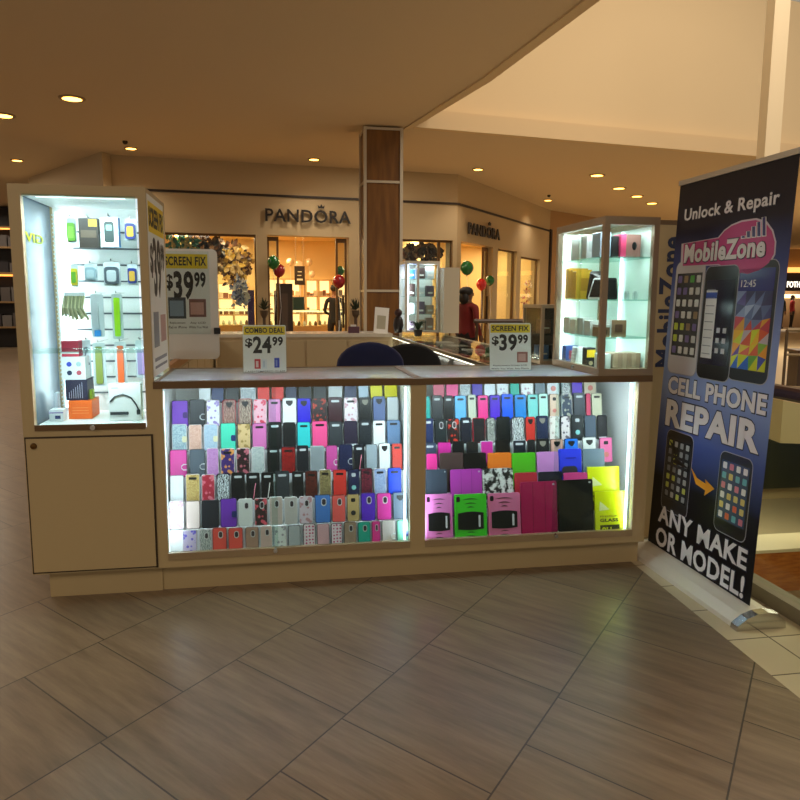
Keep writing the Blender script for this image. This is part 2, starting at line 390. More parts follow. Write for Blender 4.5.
# store interior
SI = mat('ecd098', .8, spec=.1)
Ai = A.M
mb = MB().m(SI)
mb.box(-.6, 9.5, 6.0, 6.15, 0, 3.1).box(-.75, -.6, .25, 6.1, 0, 3.1).box(9.4, 9.55, 6, 6.1, 0, 3.1)
struct(place(mb.build('wall_store_interior'), Ai))
mb = MB().m(mat('f0d29a', .8, spec=.1)).prismz([(-.7, .26), (WALLW - .05, .26), (WALLW + 3.4, 3.95), (WALLW + 3.5, 6.05), (-.7, 6.05)], 2.98, 3.08)
struct(place(mb.build('ceiling_store'), Ai))
mb = MB().m(mat('c49a62', .4)).prismz([(-.7, .26), (WALLW - .05, .26), (WALLW + 3.4, 3.95), (WALLW + 3.5, 6.05), (-.7, 6.05)], .001, .012)
struct(place(mb.build('floor_store'), Ai))
for lx, ly in ((1.0, 1.6), (2.6, 1.6), (2.6, 4.2), (4.8, 2.0), (1.0, 4.2), (6.6, 3.6)):
    p = Ai @ Vector((lx, ly, 2.93)); area('store_light', p, .5, 46, (1.0, .80, .44))
for lx in (.6, 1.6, 4.6):
    area('window_fill', Ai @ Vector((lx, .45, 2.6)), .25, 14, (1.0, .76, .45))  # added to brighten the leaf garlands in the window
mb = MB().m(SI).box(1.8, bend[0] + .5, 2.4, 2.55, 0, 3.1); struct(place(mb.build('wall_store_side'), B.M))
struct(place(MB().m(SI).box(bend[0] - .1, bend[0], .26, 2.38, 0, 2.9).build('wall_store_end'), B.M))
struct(place(MB().m(mat('f0d29a', .8, spec=.1)).box(.3, bend[0], .26, 2.5, 2.94, 2.96).build('ceiling_store_side'), B.M))
for lx in (2.4, 4.2, 5.8): area('store_light', B.M @ Vector((lx, 1.2, 2.9)), .4, 26, (1.0, .80, .46))
# store ceiling spots visible through the entrance
for i, (px, py) in enumerate(((287, 241), (300, 242), (328, 241), (470, 250), (483, 251))):
    fr = Frame(A.M @ Vector((0, 1.6, 0)), ang); a, _ = fr.px(px, py); p = A.M @ Vector((a, 1.9, 2.965))
    o = MB().m(LAMP).lathe([(.02, 0), (.05, .002), (.05, .012)], seg=12).build('store_spotlight'); place(o, p)
    tag(o, 'small warm spotlight in the jewellery store ceiling, ' + ['first from left', 'second from left', 'third from left', 'fourth from left', 'fifth from left'][i], 'ceiling light', 'spotlights in the jewellery store')

def local(M, x, y, z=0, rz=0): return M @ Matrix.Translation(Vector((x, y, z))) @ Matrix.Rotation(rz, 4, 'Z')
# signs
def letters(name, text, fr, p0, p1, h, label, bold=.0):
    x0, x1 = p0[0], p1[0]
    t = thing(name, label, 'sign', local(fr.M, x0, -.05, p0[1]))
    MB().m(mat('1c140e', .4)).text(text, 0, x1 - x0, 0, h, 0, .03, bold).build('lettering', t)
    # small crown over the letter O
    mb = MB().m(mat('1c140e', .4)); cx = (x1 - x0) * .648; z = h + .035
    s = h * .22
    mb.prism([(cx - s, z), (cx + s, z), (cx + s * 1.25, z + s * 1.1), (cx + s * .5, z + s * .55), (cx, z + s * 1.5), (cx - s * .5, z + s * .55), (cx - s * 1.25, z + s * 1.1)], -.03, 0)
    mb.build('crown_emblem', t)
p0 = A.px(265, 221.5); p1 = A.px(350, 225)
letters('store_sign', 'PANDORA', A, p0, p1, A.px(265, 208.5)[1] - p0[1], 'black raised letter sign on the flat storefront wall left of the column', .012)
p0 = B.px(465.5, 234); p1 = B.px(497, 239.5)
letters('store_sign', 'PANDORA', B, p0, p1, B.px(465.5, 222)[1] - p0[1], 'smaller black letter sign on the angled storefront at right', .03)
# glass and frames in the openings
BRZ = mat('6b4d2c', .35, .5)
def shopwindow(name, fr, a, b, z0, z1, mull=()):
    mb = MB().m(BRZ)
    for x in (a, b) + tuple(mull): mb.box(x - .025, x + .025, .08, .14, z0, z1)
    mb.box(a, b, .08, .14, z1 - .04, z1).box(a, b, .08, .14, z0, z0 + .05)
    f = place(mb.build(name), fr.M); struct(f)
    g = MB().m(GLS).box(a, b, .105, .112, z0, z1).build('glass_pane', f)
shopwindow('window_1', A, o1[0] - .9, o2[0], .5, ZO)
shopwindow('window_2', A, r1[0] - .25, r2[0], .5, ZO, (A.px(440, 280)[0],))
shopwindow('window_3', B, b3[0], b4[0], .3, ZO)
shopwindow('window_4', B, b5[0], b6[0], .3, ZO - .1)
# open glass entrance doors, folded back at the sides of the openings
def glassdoor(name, fr, x, wdt, rz):
    t = thing('x', '', '', local(fr.M, x, .12, 0, rz)); del t['label']; del t['category']; t.name = name; struct(t)
    mb = MB().m(BRZ).box(0, .04, 0, .04, 0, ZO - .02).box(wdt - .04, wdt, 0, .04, 0, ZO - .02).box(0, wdt, 0, .04, 0, .1).box(0, wdt, 0, .04, ZO - .1, ZO - .02)
    mb.build('door_frame', t); MB().m(GLS).box(.04, wdt - .04, .015, .022, .1, ZO - .1).build('glass_pane', t)
    MB().m(mat('3b2a18', .3, .6)).box(wdt * .6 - .02, wdt * .6 + .02, -.06, -.03, .85, 1.5).build('door_handle', t)
glassdoor('door_1', A, e1[0] + .01, .22, 0); glassdoor('door_2', A, e2[0] - .24, .22, 0)
glassdoor('door_3', B, b2[0] - .3, .28, 0)
# lit wall niches at the back of the store
def niche(px0, py0, px1, py1, dep, label, rows, cols):
    fr = Frame(A.M @ Vector((0, dep, 0)), ang); x0, z1 = fr.px(px0, py0); x1, z0 = fr.px(px1, py1)
    z0 = min(z0, z1 - .3)
    t = thing('wall_display_cabinet', label, 'display cabinet', local(A.M, x0, dep, z0), 'glowing wall display cabinets in the jewellery store')
    W, H = x1 - x0, z1 - z0
    mb = MB().m(mat('d9b67c', .6)).box(0, W, .0, .3, 0, .04).box(0, W, 0, .3, H - .04, H)
    for i in range(cols + 1): mb.box(W * i / cols - .02, W * i / cols + .02, 0, .3, 0, H)
    mb.build('case', t)
    MB().m(mat('ffe6b0', .6, em=1.5, emc='ffd592')).box(0, W, .28, .3, .02, H - .02).build('backlight_panel', t)
    for r in range(1, rows): MB().m(mat('c89f62', .5)).box(0.0, W, .03, .28, H * r / rows - .015, H * r / rows + .015).build('shelf', t)
    mb = MB()
    for r in range(rows):
        for k in range(cols * 3):
            mb.m(mat(random.choice(['6b4a2a', 'b88a50', 'e9d9b8', '8c5a3a']), .5)); x = W * (k + .5) / (cols * 3); h = random.uniform(.06, .16); wd = random.uniform(.03, .07)
            mb.box(x - wd, x + wd, .1, .2, H * r / rows + .02, H * r / rows + .02 + h)
    mb.build('displayed_boxes', t)['kind'] = 'stuff'
niche(268, 278, 302, 331, 5.6, 'glowing wall cabinet at the left behind the store entrance', 3, 2)
niche(306, 279, 332, 331, 5.6, 'glowing wall cabinet in the middle behind the store entrance', 3, 2)
niche(333, 279, 350, 331, 5.6, 'glowing wall cabinet behind the woman in black', 3, 1)
niche(170, 282, 250, 331, 5.6, 'long glowing wall cabinet behind the left store window', 3, 5)
niche(403, 262, 440, 331, 4.6, 'glowing wall cabinet behind the small store window', 4, 3)
# glass counters in the store
def showcounter(px0, px1, dep, top, label):
    fr = Frame(A.M @ Vector((0, dep, 0)), ang); x0, _ = fr.px(px0, 310); x1, _ = fr.px(px1, 310)
    t = thing('jewellery_counter', label, 'display counter', local(A.M, x0, dep, 0.012), 'lit jewellery counters in the store'); W = x1 - x0
    MB().m(mat('c79a5a', .5)).box(0, W, 0, .55, 0, top - .35).build('base', t)
    MB().m(GLS).box(0, W, 0, .01, top - .35, top).box(0, W, 0, .55, top - .01, top).build('glass_case', t)
    MB().m(mat('ffedc2', .5, em=1.6, emc='ffdf9e')).box(.02, W - .02, .25, .28, top - .06, top - .02).build('light_strip', t)
    mb = MB()
    for k in range(int(W / .12)):
        mb.m(mat(random.choice(['f5e3bb', 'caa464', '7a5330', 'fff4dc']), .4)).lathe([(.03, 0), (.035, .05), (.015, .1)], (.08 + k * .12, .2, top - .349), 8)
    mb.build('jewellery_stands', t)['kind'] = 'stuff'
showcounter(268, 322, 1.3, 1.18, 'lit glass counter at the store entrance beside the dark display board')
showcounter(318, 348, 2.6, 1.15, 'lit glass counter the woman in black stands behind')
showcounter(190, 250, 1.5, 1.2, 'lit glass counter behind the left store window')
showcounter(340, 356, 1.0, .9, 'low lit counter right of the entrance') if False else None
# dark display board in the entrance, hanging framed sign, dome camera
fr = Frame(A.M @ Vector((0, .7, 0)), ang); x0, z1 = fr.px(276, 284); x1, z0 = fr.px(293, 318)
t = thing('display_board', 'tall dark freestanding board inside the store entrance', 'sign board', local(A.M, x0, .7, .012))
MB().m(mat('332a26', .35)).box(0, x1 - x0, 0, .05, .3, z1).build('panel', t)
MB().m(mat('4b403a', .4)).box(.1, x1 - x0 - .1, -.003, 0, .5, z1 - .2).build('screen', t)
MB().m(BRZ).box(.05, x1 - x0 - .05, -.12, .17, 0, .03).box(.12, .16, .0, .05, .02, .32).box(x1 - x0 - .16, x1 - x0 - .12, .0, .05, .02, .32).build('stand', t)
fr = Frame(A.M @ Vector((0, 2.2, 0)), ang); x0, z1 = fr.px(294.5, 266); x1, z0 = fr.px(305, 285)
t = thing('hanging_sign', 'small dark sign hanging inside the store above the counter', 'sign', local(A.M, x0, 2.2, z0))
MB().m(mat('2e2019', .4)).box(0, x1 - x0, 0, .03, 0, z1 - z0).build('panel', t)
MB().m(mat('d8c9a8', .4)).box(.05, x1 - x0 - .05, -.002, 0, .1, .14).box(.06, x1 - x0 - .08, -.002, 0, .2, .22).box(.07, x1 - x0 - .07, -.002, 0, .28, .3).build('printed_lines', t)
MB().m(CHROME).tube([(.03, .015, z1 - z0), (.03, .015, 2.98 - z0)], .004).tube([(x1 - x0 - .03, .015, z1 - z0), (x1 - x0 - .03, .015, 2.98 - z0)], .004).build('cables', t)
fr = Frame(A.M @ Vector((0, 1.2, 0)), ang); x0, z0 = fr.px(326.5, 244)
t = thing('dome_camera', 'dark dome security camera on the store ceiling', 'camera', local(A.M, x0, 1.2, 2.98))
MB().m(BLACK).ball((0, 0, -.06), .06).build('dome', t, True); MB().m(WHITE).lathe([(.07, -.06), (.075, 0)], seg=16).build('mount', t)
o = place(MB().m(mat('2f4a44', .4)).box(-.12, .12, 0, .12, 0, .28).box(-.08, .08, -.001, 0, .08, .2).build('gift_box'), local(A.M, fr.px(301, 310)[0], 1.5, 1.18))
tag(o, 'dark teal gift box standing on the store counter', 'box')

# balloons
def balloon(px, py, fr, dep, rpx, col, label):
    f2 = Frame(fr.M @ Vector((0, dep, 0)), fr.M.to_euler().z); x, z = f2.px(px, py)
    p = fr.M @ Vector((x, dep, z)); d = (p - CAM).dot(WX); R = rpx * d / F
    t = thing('balloon', label, 'balloon', (p.x, p.y, p.z), 'party balloons in the jewellery store')
    mb = MB().m(mat(col, .15, coat=.6)); prof = [(.02 * R, -1.15 * R)]
    for i in range(1, 14):
        a = PI * i / 14; prof.append((R * math.sin(a) * (1 - .08 * (math.cos(a) > 0) * math.cos(a)), -R * 1.1 * math.cos(a)))
    prof.append((.01, R * 1.1)); mb.lathe(prof, seg=18); mb.build('balloon_skin', t, True)
    MB().m(mat(col, .3)).lathe([(R * .12, -1.25 * R), (.02 * R, -1.1 * R)], seg=8).build('knot', t)
    MB().m(WHITE).tube([(0, 0, -1.2 * R), (.03, 0, -.7), (-.01, .02, -1.1), (0, 0, -(p.z - 1.0))], .004, 5).build('ribbon', t)
GRN, RED = '0f6a2c', '9c1020'
balloon(273.5, 262.5, A, -.2, 6.4, GRN, 'green balloon at the left side of the store entrance')
balloon(279, 270.5, A, .1, 6.2, RED, 'red balloon partly behind the green one at left of entrance')
balloon(340, 271, A, .35, 4.6, GRN, 'small green balloon above the woman in black')
balloon(338.8, 281.5, A, .1, 6.3, RED, 'red balloon over the head of the woman in black')
balloon(467, 268, B, -.2, 6.6, GRN, 'large green balloon in the angled storefront doorway')
balloon(481.5, 284.5, B, -.25, 5.4, 'd01818', 'bright red balloon in the angled storefront')
balloon(490, 280.5, B, -.1, 4.6, GRN, 'green balloon right of the bright red one')
for i, (px, py, r) in enumerate(((299, 265, 4), (303, 272, 3.4), (290, 262, 3.6), (312, 274, 3.2), (309, 262, 3.4))):
    balloon(px, py, A, 3.6 + .4 * i, r, 'f3d7b0', 'pale cream balloon near the hanging sign, %s of five from left' % ['third', 'fourth', 'first', 'fifth (far right)', 'highest beside it'][i])

# window garlands: many leaves on a stem
def foliage(name, label, cat, fr, dep, px0, py0, px1, py1, cols, n, leaf, group=None):
    f2 = Frame(fr.M @ Vector((0, dep, 0)), fr.M.to_euler().z); x0, z1 = f2.px(px0, py0); x1, z0 = f2.px(px1, py1)
    t = thing(name, label, cat, local(fr.M, (x0 + x1) / 2, dep, z0), group)
    W, H = (x1 - x0) / 2, z1 - z0
    stems = MB().m(mat('4a3a20', .6)); stems.tube([(-W * .8, 0, H * .3), (0, .02, H * .5), (W * .8, 0, H * .35)], .012); stems.tube([(0, 0, 0), (0, .02, H * .5), (W * .3, 0, H * .85)], .01)
    stems.build('stem', t)
    for ci, c in enumerate(cols):
        mb = MB().m(mat(c, .35, .3 if c in ('c9a24a', 'c9cdd2') else 0))
        for k in range(n):
            a = random.uniform(0, 2 * PI); q = math.sqrt(random.random())
            x = W * q * math.cos(a); z = H / 2 + H / 2 * q * math.sin(a); y = random.uniform(-.05, .05); s = leaf * random.uniform(.6, 1.2)
            T = Matrix.Translation((x, y, z)) @ Matrix.Rotation(random.uniform(-.9, .9), 4, 'Z') @ Matrix.Rotation(random.uniform(0, 6.28), 4, 'Y') @ Matrix.Rotation(random.uniform(-.6, .6), 4, 'X')
            mb._f([(0, 0, 0), (.28 * s, -.02 * s, .3 * s), (.18 * s, 0, .75 * s), (0, -.03 * s, 1.0 * s), (-.18 * s, 0, .75 * s), (-.28 * s, -.02 * s, .3 * s), (0, .03 * s, .5 * s)], [(0, 1, 6), (1, 2, 6), (2, 3, 6), (3, 4, 6), (4, 5, 6), (5, 0, 6)], T)
        mb.build('leaves', t)
foliage('leaf_garland', 'teal leaf spray at the left of the store window', 'decoration', A, .36, 166, 236, 198, 252, ['2a7a68', '1f5a4c', 'b39a5a'], 45, .14, 'leaf decorations in the store window')
foliage('leaf_garland', 'dark leaf cluster at the middle top of the store window', 'decoration', A, .62, 196, 238, 226, 254, ['3a1f14', '5a3a20', '1c120c'], 45, .16, 'leaf decorations in the store window')
foliage('leaf_garland', 'large gold leaf cluster hanging in the store window', 'decoration', A, .86, 216, 243, 252, 285, ['c9a24a', '7a5a28', '4a2a18', 'b3986a'], 60, .16, 'leaf decorations in the store window')
foliage('tinsel_ornament', 'silver blue tinsel ornament under the gold leaves', 'decoration', A, .50, 231, 278, 249, 306, ['c9cdd2', '5a6a9a', '9aa6c2'], 60, .10)
foliage('leaf_garland', 'dark brown leaf garland in the window right of the column', 'decoration', A, .35, 402, 246, 420, 262, ['4a2a18', '2a160c', '8a6a4a'], 45, .14, 'leaf decorations in the store window')
foliage('leaf_garland', 'black and grey leaf garland beside the brown one, window right of column', 'decoration', A, .62, 417, 244, 440, 262, ['1c120c', '6a5a4a', '4a3a2a'], 45, .14, 'leaf decorations in the store window')
foliage('festive_tree', 'pink and white decorated small tree in the angled store window', 'decoration', B, .5, 524, 280, 536, 330, ['e8c8c0', 'c07a80', 'f2e6dc'], 70, .12)
fr = Frame(A.M @ Vector((0, .5, 0)), ang); x0, z1 = fr.px(249, 290); x1, z0 = fr.px(256, 318)
o = place(MB().m(mat('2c1c58', .4)).box(0, x1 - x0, 0, .15, 0, z1 - z0).build('gift_box'), local(A.M, x0, .76, .5)); o.scale = (1, 1, (z1 - .5) / (z1 - z0))
tag(o, 'deep purple upright box at the right end of the left store window', 'box')

# ---------------------------------------------------------------- people
def person(label, M, top, trousers, hair, h=1.66, pose='stand', bun=False, skin='8a5a3c', group=None, wide=1.0):
    s = h / 1.75
    V = [(0, 0, .98), (0, 0, 1.12), (0, 0, 1.30), (0, 0, 1.43), (0, -.01, 1.50), (0, -.01, 1.57), (0, -.01, 1.66), (0, 0, 1.72)]
    R = [(.15, .11), (.125, .09), (.155, .10), (.12, .08), (.052, .052), (.07, .078), (.082, .092), (.05, .06)]
    E = [(i, i + 1) for i in range(7)]
    def add(p, r, par): V.append(p); R.append(r if isinstance(r, tuple) else (r, r)); E.append((par, len(V) - 1)); return len(V) - 1
    for sx in (-1, 1):
        hp = add((sx * .09, 0, .92), .10, 0); kn = add((sx * .10, -.01, .50), .058, hp); an = add((sx * .10, .02, .09), .037, kn)
        hl = add((sx * .10, .03, .035), .036, an); add((sx * .11, -.15, .025), (.036, .025), hl)
        sh = add((sx * .175, 0, 1.40), .055, 3)
        if pose == 'reach' and sx > 0:
            el = add((sx * .22, -.14, 1.18), .04, sh); wr = add((sx * .16, -.36, 1.18), .026, el); d = Vector((-.1, -1, .0))
        elif pose == 'front':
            el = add((sx * .23, .03, 1.14), .042, sh); wr = add((sx * .12, -.20, 1.06), .027, el); d = Vector((-sx * .6, -.8, 0))
        else:
            el = add((sx * .23, .02, 1.12), .04, sh); wr = add((sx * .235, -.05, .88), .026, el); d = Vector((0, -.12, -1))
        d.normalize(); W = Vector(V[wr]); pm = add(tuple(W + d * .07), (.036, .02), wr)
        side = d.cross(Vector((sx, 0, .2))).normalized() if abs(d.z) > .5 else Vector((sx, 0, 0)) - d * d.x * sx
        side.normalize()
        for k, ln in enumerate((.065, .08, .075, .058)):
            q = Vector(V[pm]) + side * (.021 * (k - 1.5)) + d * .02
            a = add(tuple(q + d * ln * .5), .0085, pm); add(tuple(q + d * ln + Vector((-sx * .01, 0, -.01))), .007, a)
        a = add(tuple(Vector(V[wr]) + side * -.045 + d * .045), .010, wr); add(tuple(Vector(V[a]) + d * .04), .008, a)
    me = bpy.data.meshes.new('sk'); me.from_pydata([Vector(v) * s for v in V], E, []); ob = bpy.data.objects.new('sk', me); C.objects.link(ob)
    sk = ob.modifiers.new('s', 'SKIN')
    for i, r in enumerate(R): me.skin_vertices[0].data[i].radius = (r[0] * s, r[1] * s)
    me.skin_vertices[0].data[0].use_root = True
    ob.modifiers.new('d', 'SUBSURF').levels = 1
    dg = bpy.context.evaluated_depsgraph_get(); dg.update(); bm_ = bpy.data.meshes.new_from_object(ob.evaluated_get(dg)); bpy.data.objects.remove(ob)
    bm_.materials.clear()
    for c, r in ((skin, .5), (top, .8), (trousers, .8), ('1a1412', .5)): bm_.materials.append(mat(c, r))
    for p in bm_.polygons:
        c = p.center / s; p.use_smooth = True
        hand = math.hypot(c.x - 0, 0) > 0 and ((pose == 'stand' and c.z < .90 and abs(c.x) > .18) or (pose == 'front' and c.y < -.19 and c.z > .9) or (pose == 'reach' and (c.y < -.33 or (c.z < .9 and abs(c.x) > .18))))
        p.material_index = 0 if (c.z > 1.47 or hand) else 1 if c.z > .90 or abs(c.x) > .2 else 3 if c.z < .08 else 2
    t = tag(bpy.data.objects.new('person', bm_), label, 'person', group); C.objects.link(t); t.matrix_basis = M @ Matrix.Diagonal((wide, wide, 1, 1))
    mb = MB().m(mat(skin, .5)).prism([(-.012 * s, 1.60 * s), (.012 * s, 1.60 * s), (0, 1.65 * s)], -.125 * s, -.09 * s); mb.build('nose', t)
    mb = MB().m(mat('20140e', .3)).ball((-.03 * s, -.093 * s, 1.648 * s), .009 * s, seg=8).ball((.03 * s, -.093 * s, 1.648 * s), .009 * s, seg=8); mb.build('eyes', t)
    MB().m(mat('7a3a34', .5)).ball((0, -.09 * s, 1.578 * s), .022 * s, .01 * s, .006 * s, 8).build('mouth', t)
    mb = MB().m(mat(hair, .6)).ball((0, .02 * s, 1.68 * s), .097 * s, .105 * s, .088 * s)
    if bun: mb.ball((0, .03 * s, 1.79 * s), .045 * s)
    else: mb.ball((0, .06 * s, 1.56 * s), .085 * s, .06 * s, .12 * s)
    mb.build('hair', t, True)
    return t
p = A.M @ Vector((Frame(A.M @ Vector((0, 2.2, 0)), ang).px(334.5, 300)[0], 2.2, .012))
person('woman in black top with hair in a bun standing at the store counter', Matrix.Translation(p) @ Matrix.Rotation(PI * .95, 4, 'Z'), '141214', '141214', '1a100c', 1.72, 'front', True)
p = at_y(467, 300, 8.6); 
person('person in dark red top with long dark hair walking before the angled storefront', Matrix.Translation((p.x, p.y, 0)) @ Matrix.Rotation(PI * .65, 4, 'Z'), '6e1212', '1a1418', '120c0a', 1.63, 'stand', False, '5a3824', None, 1.3)

# ---------------------------------------------------------------- kiosk: left tower cabinet
XL, XA, XM, XR = -1.144, -.559, .722, 1.986
DEP = .70
t = thing('tower_cabinet', 'tall beige tower cabinet with glass display door at left end of kiosk', 'cabinet', (XL, 0, 0)); W = XA - XL; D = .60
mb = MB().m(LAM)
mb.box(.06, W, .05, D, 0, .134)                                                        # plinth
mb.box(0, W, .0, D, .134, .80).box(0, W, .02, D, .80, .829)
mb.box(0, W, 0, D, 1.915, 1.943)
mb.box(0, .05, 0, .04, .80, 1.943).box(W - .035, W, 0, .04, .80, 1.943).box(0, W, 0, .04, 1.895, 1.943).box(0, W, 0, .04, .80, .829)
mb.box(W - .03, W, D - .04, D, .829, 1.92).box(0, .03, D - .04, D, .829, 1.92).box(W - .03, W, .04, D, .829, .86).box(W-.03, W, .04, D, 1.89, 1.915)
mb.build('carcass', t)
MB().m(WHITE).box(.03, W - .03, D - .03, D - .005, .829, 1.915).box(.03, W - .03, .04, D - .03, 1.905, 1.913).box(.03, W-.03, .04, D-.03, .829, .835).build('white_lining', t)
mb = MB().m(mat('5a6068', .5))
for i in range(11): mb.box(.12, W - .04, D - .034, D - .03, .93 + i * .085, .938 + i * .085)
mb.build('slatwall_grooves', t)
MB().m(mat('5c6c7e', .2, .1)).box(.012, .02, .04, D - .04, .829, 1.915).build('side_glass', t)
MB().m(GLS).box(W - .012, W - .006, .04, D - .04, .86, 1.89).build('side_pane', t)
d = MB().m(RAIL).box(.052, W - .04, -.008, .0, .829, .856).build('glass_door', t)
MB().m(GLS2).box(.06, W - .045, -.006, -.001, .856, 1.9).build('door_pane', d)
MB().m(CHROME).lathe([(.012, -.012), (.012, .012)], seg=12, T=Matrix.Translation((.31, -.016, .842)) @ Matrix.Rotation(PI / 2, 4, 'X')).build('lock', d)
d = MB().m(LAM).box(.012, W - .018, -.014, -.001, .15, .793).build('lower_door', t)
MB().m(mat('6a4a22', .3, .8)).lathe([(.015, -.004), (.012, .006), (.001, .008)], seg=14, T=Matrix.Translation((.045, -.02, .76)) @ Matrix.Rotation(PI / 2, 4, 'X')).build('lock', d)
MB().m(mat('3a2a18', .6)).box(.004, .012, -.006, .0, .14, .80).box(W - .018, W - .010, -.006, 0, .14, .80).box(.004, W - .01, -.006, 0, .793, .80).box(.004, W - .01, -.006, 0, .142, .15).build('door_gap', t)
MB().m(LED).box(.05, .062, D - .065, D - .05, .86, 1.88).build('led_strip', t)
mb = MB().m(mat('dfe6ea', .4))
for i in range(46): mb.box(.036, .048, D - .075, D - .06, .87 + i * .022, .877 + i * .022)
mb.build('slotted_standard', t)
MB().m(LED).box(.1, W - .1, .05, .065, 1.895, 1.905).build('led_strip', t)
MB().m(glass('e8f6f2')).box(.03, W - .03, .05, .30, 1.185, 1.193).build('glass_shelf', t)
sg = MB().m(mat('e8e820', .5)).text('VIG', 0, .07, 0, .03, 0, .001, .02, Matrix(((0, 0, 0, 0), (0, 0, 0, 0), (0, 0, 0, 0), (0, 0, 0, 1)))).build('x') if False else None
# reflection of yellow letters, built as mirrored text on the inner side glass
ga, gb = at_x(25.5, 241, XL + .0225), at_x(42.5, 232, XL + .0225)
T = Matrix.Translation((.0225, ga.y, ga.z)) @ Matrix(((0, -1, 0, 0), (1, 0, 0, 0), (0, 0, 1, 0), (0, 0, 0, 1))) @ Matrix.Translation((gb.y - ga.y, 0, 0)) @ Matrix.Scale(-1, 4, (1, 0, 0))
MB().m(mat('d8dc00', .5)).text('GIV', 0, gb.y - ga.y, 0, .045, 0, .0012, .02, T).build('reflected_lettering', t)
area('tower_led', (XL + .30, .10, 1.885), .4, 3.2, COOL, sy=.03)
l = area('tower_led_side', (XL + .075, D - .08, 1.37), .03, 3.0, COOL, (PI / 2, 0, PI * -.75+PI/2), sy=.95)

area('tower_fill_low', (XL + .30, .06, 1.17), .4, 2.0, COOL, (math.radians(35), 0, 0), sy=.02)  # no strip here; lamp added to lift the goods under the shelf
area('tower_led_front', (XL + .30, .045, 1.88), .42, 2.3, COOL, (math.radians(40), 0, 0), sy=.02)
# goods in the left tower
def at_tower(px, py, y): p = at_y(px, py, y); return p
def hang(name, label, cat, px0, py0, px1, py1, y, build, group=None):
    a = at_y(px0, py0, y); b = at_y(px1, py1, y)
    t = thing(name, label, cat, (a.x, y, b.z), group); build(t, b.x - a.x, a.z - b.z); return t
CLEAR = mat('ccd6dc', .25, spec=.8)
def peg(t, W, H, y0=.02):
    MB().m(CHROME).tube([(W / 2, .56 - t.location.y, H + .006), (W / 2, -.015, H + .006), (W / 2, -.018, H + .016)], .003, 6).build('peg_hook', t)
def blister(col, cutout=None, band=None, depth=.03):
    def f(t, W, H):
        MB().m(CLEAR).rbox(0, W, 0, .004, 0, H, .008).build('backing_card', t)
        if cutout: MB().m(mat(col, .4)).rbox(W * .08, W * .92, -depth * .6, 0, H * .08, H * .80, W * .2).m(mat(cutout, .5)).rbox(W * .22, W * .78, -depth * .66, -depth * .6, H * .18, H * .66, W * .14).build('product', t)
        else: MB().m(mat(col, .4)).rbox(W * .24, W * .76, -.014, 0, H * .06, H * .92, .006).build('product', t)
        peg(t, W, H)
    return f
def carton(front, side, art=None):
    def f(t, W, H):
        MB().m(mat(side, .4)).box(0, W, .001, .05, 0, H).m(mat(front, .4)).box(0.0, W, 0, .001, 0, H).build('carton', t)
        if art: MB().m(mat(art, .4)).rbox(W * .2, W * .75, -.0015, 0, H * .15, H * .85, .01).m(mat('8fb8b0', .4)).rbox(W * .3, W * .65, -.0025, -.0015, H * .55, H * .75, .005).build('printed_picture', t)
        peg(t, W, H)
    return f
hang('packaged_accessory', 'green earphone pack hanging at upper left of tower display', 'packaged accessory', 66, 218, 77, 243, .42, blister('7ac442', '9ad65a'))
hang('packaged_accessory', 'dark brown boxed charger with yellow corner hanging in tower', 'packaged accessory', 78, 218, 99, 248, .34, lambda t, W, H: (MB().m(mat('3c342e', .4)).box(0, W, 0, .04, 0, H).build('carton', t), MB().m(mat('d9b23a', .4)).box(W * .5, W * .95, -.001, 0, H * .72, H * .97).m(mat('6a5a4a', .4)).box(W * .1, W * .9, -.001, 0, H * .35, H * .6).build('printed_picture', t), peg(t, W, H)))
hang('packaged_accessory', 'white carton with blue side and black phone mount picture', 'packaged accessory', 100, 217, 119, 247, .30, carton('f2f6fa', '2a7fd0', '3a4a4a'))
o = hang('packaged_accessory', 'white pack with blue phone and gold badge, top right of tower', 'packaged accessory', 124, 219, 137, 241, .34, blister('2a3a8a', 'd9a83a'))
hang('packaged_accessory', 'small yellow and green keyring pack hanging at left', 'packaged accessory', 70, 264, 79, 287, .42, blister('d8c832', '6ab03a'))
hang('packaged_accessory', 'frosted grey square adapter pack hanging in tower', 'packaged accessory', 84, 264, 98, 281, .38, blister('8fa8b2', 'a9bfc8'))
hang('packaged_accessory', 'white pack with a grey rounded watch case', 'packaged accessory', 103, 262, 121, 286, .34, blister('4a5560', 'b9c3ca'))
hang('packaged_accessory', 'white pack with blue and gold badge, middle right of tower', 'packaged accessory', 127, 264, 138, 285, .34, blister('2a3a8a', 'd9a83a'))
def tassel(t, W, H):
    mb = MB()
    for k in range(16):
        mb.m(mat(['b8b48a', 'd2cfa8', '9aa07a'][k % 3], .6)); x = W * (k + .5) / 16
        mb.tube([(x, -.01 * (k % 3), H), (x - .008, -.02, H * .5), (x - .012 + .002 * k, -.01, random.uniform(0, .03))], .0055, 6)
    mb.build('cables', t); MB().m(CLEAR).box(0, W, 0, .006, H - .01, H + .02).build('header_card', t)
hang('cable_bundle', 'bundle of pale yellow green cables hanging at left of tower', 'cables', 64, 296, 86, 320, .42, tassel)
hang('packaged_accessory', 'long clear pack with a bright blue tip hanging in tower', 'packaged accessory', 90, 294, 105, 337, .36, lambda t, W, H: (MB().m(CLEAR).rbox(0, W, 0, .004, 0, H, .01).build('backing_card', t), MB().m(mat('2a8fe0', .4)).box(W * .25, W * .72, -.015, 0, .005, H * .16).m(mat('c2cbd0', .5)).box(W * .4, W * .6, -.01, 0, H * .2, H * .8).build('product', t), peg(t, W, H)))
hang('packaged_accessory', 'long clear pack with a lime green watch strap', 'packaged accessory', 111, 294, 124, 339, .36, blister('a0dc1e'))
hang('packaged_accessory', 'long clear pack with an olive patterned watch strap', 'packaged accessory', 92, 343, 107, 386, .34, blister('8a9440'))
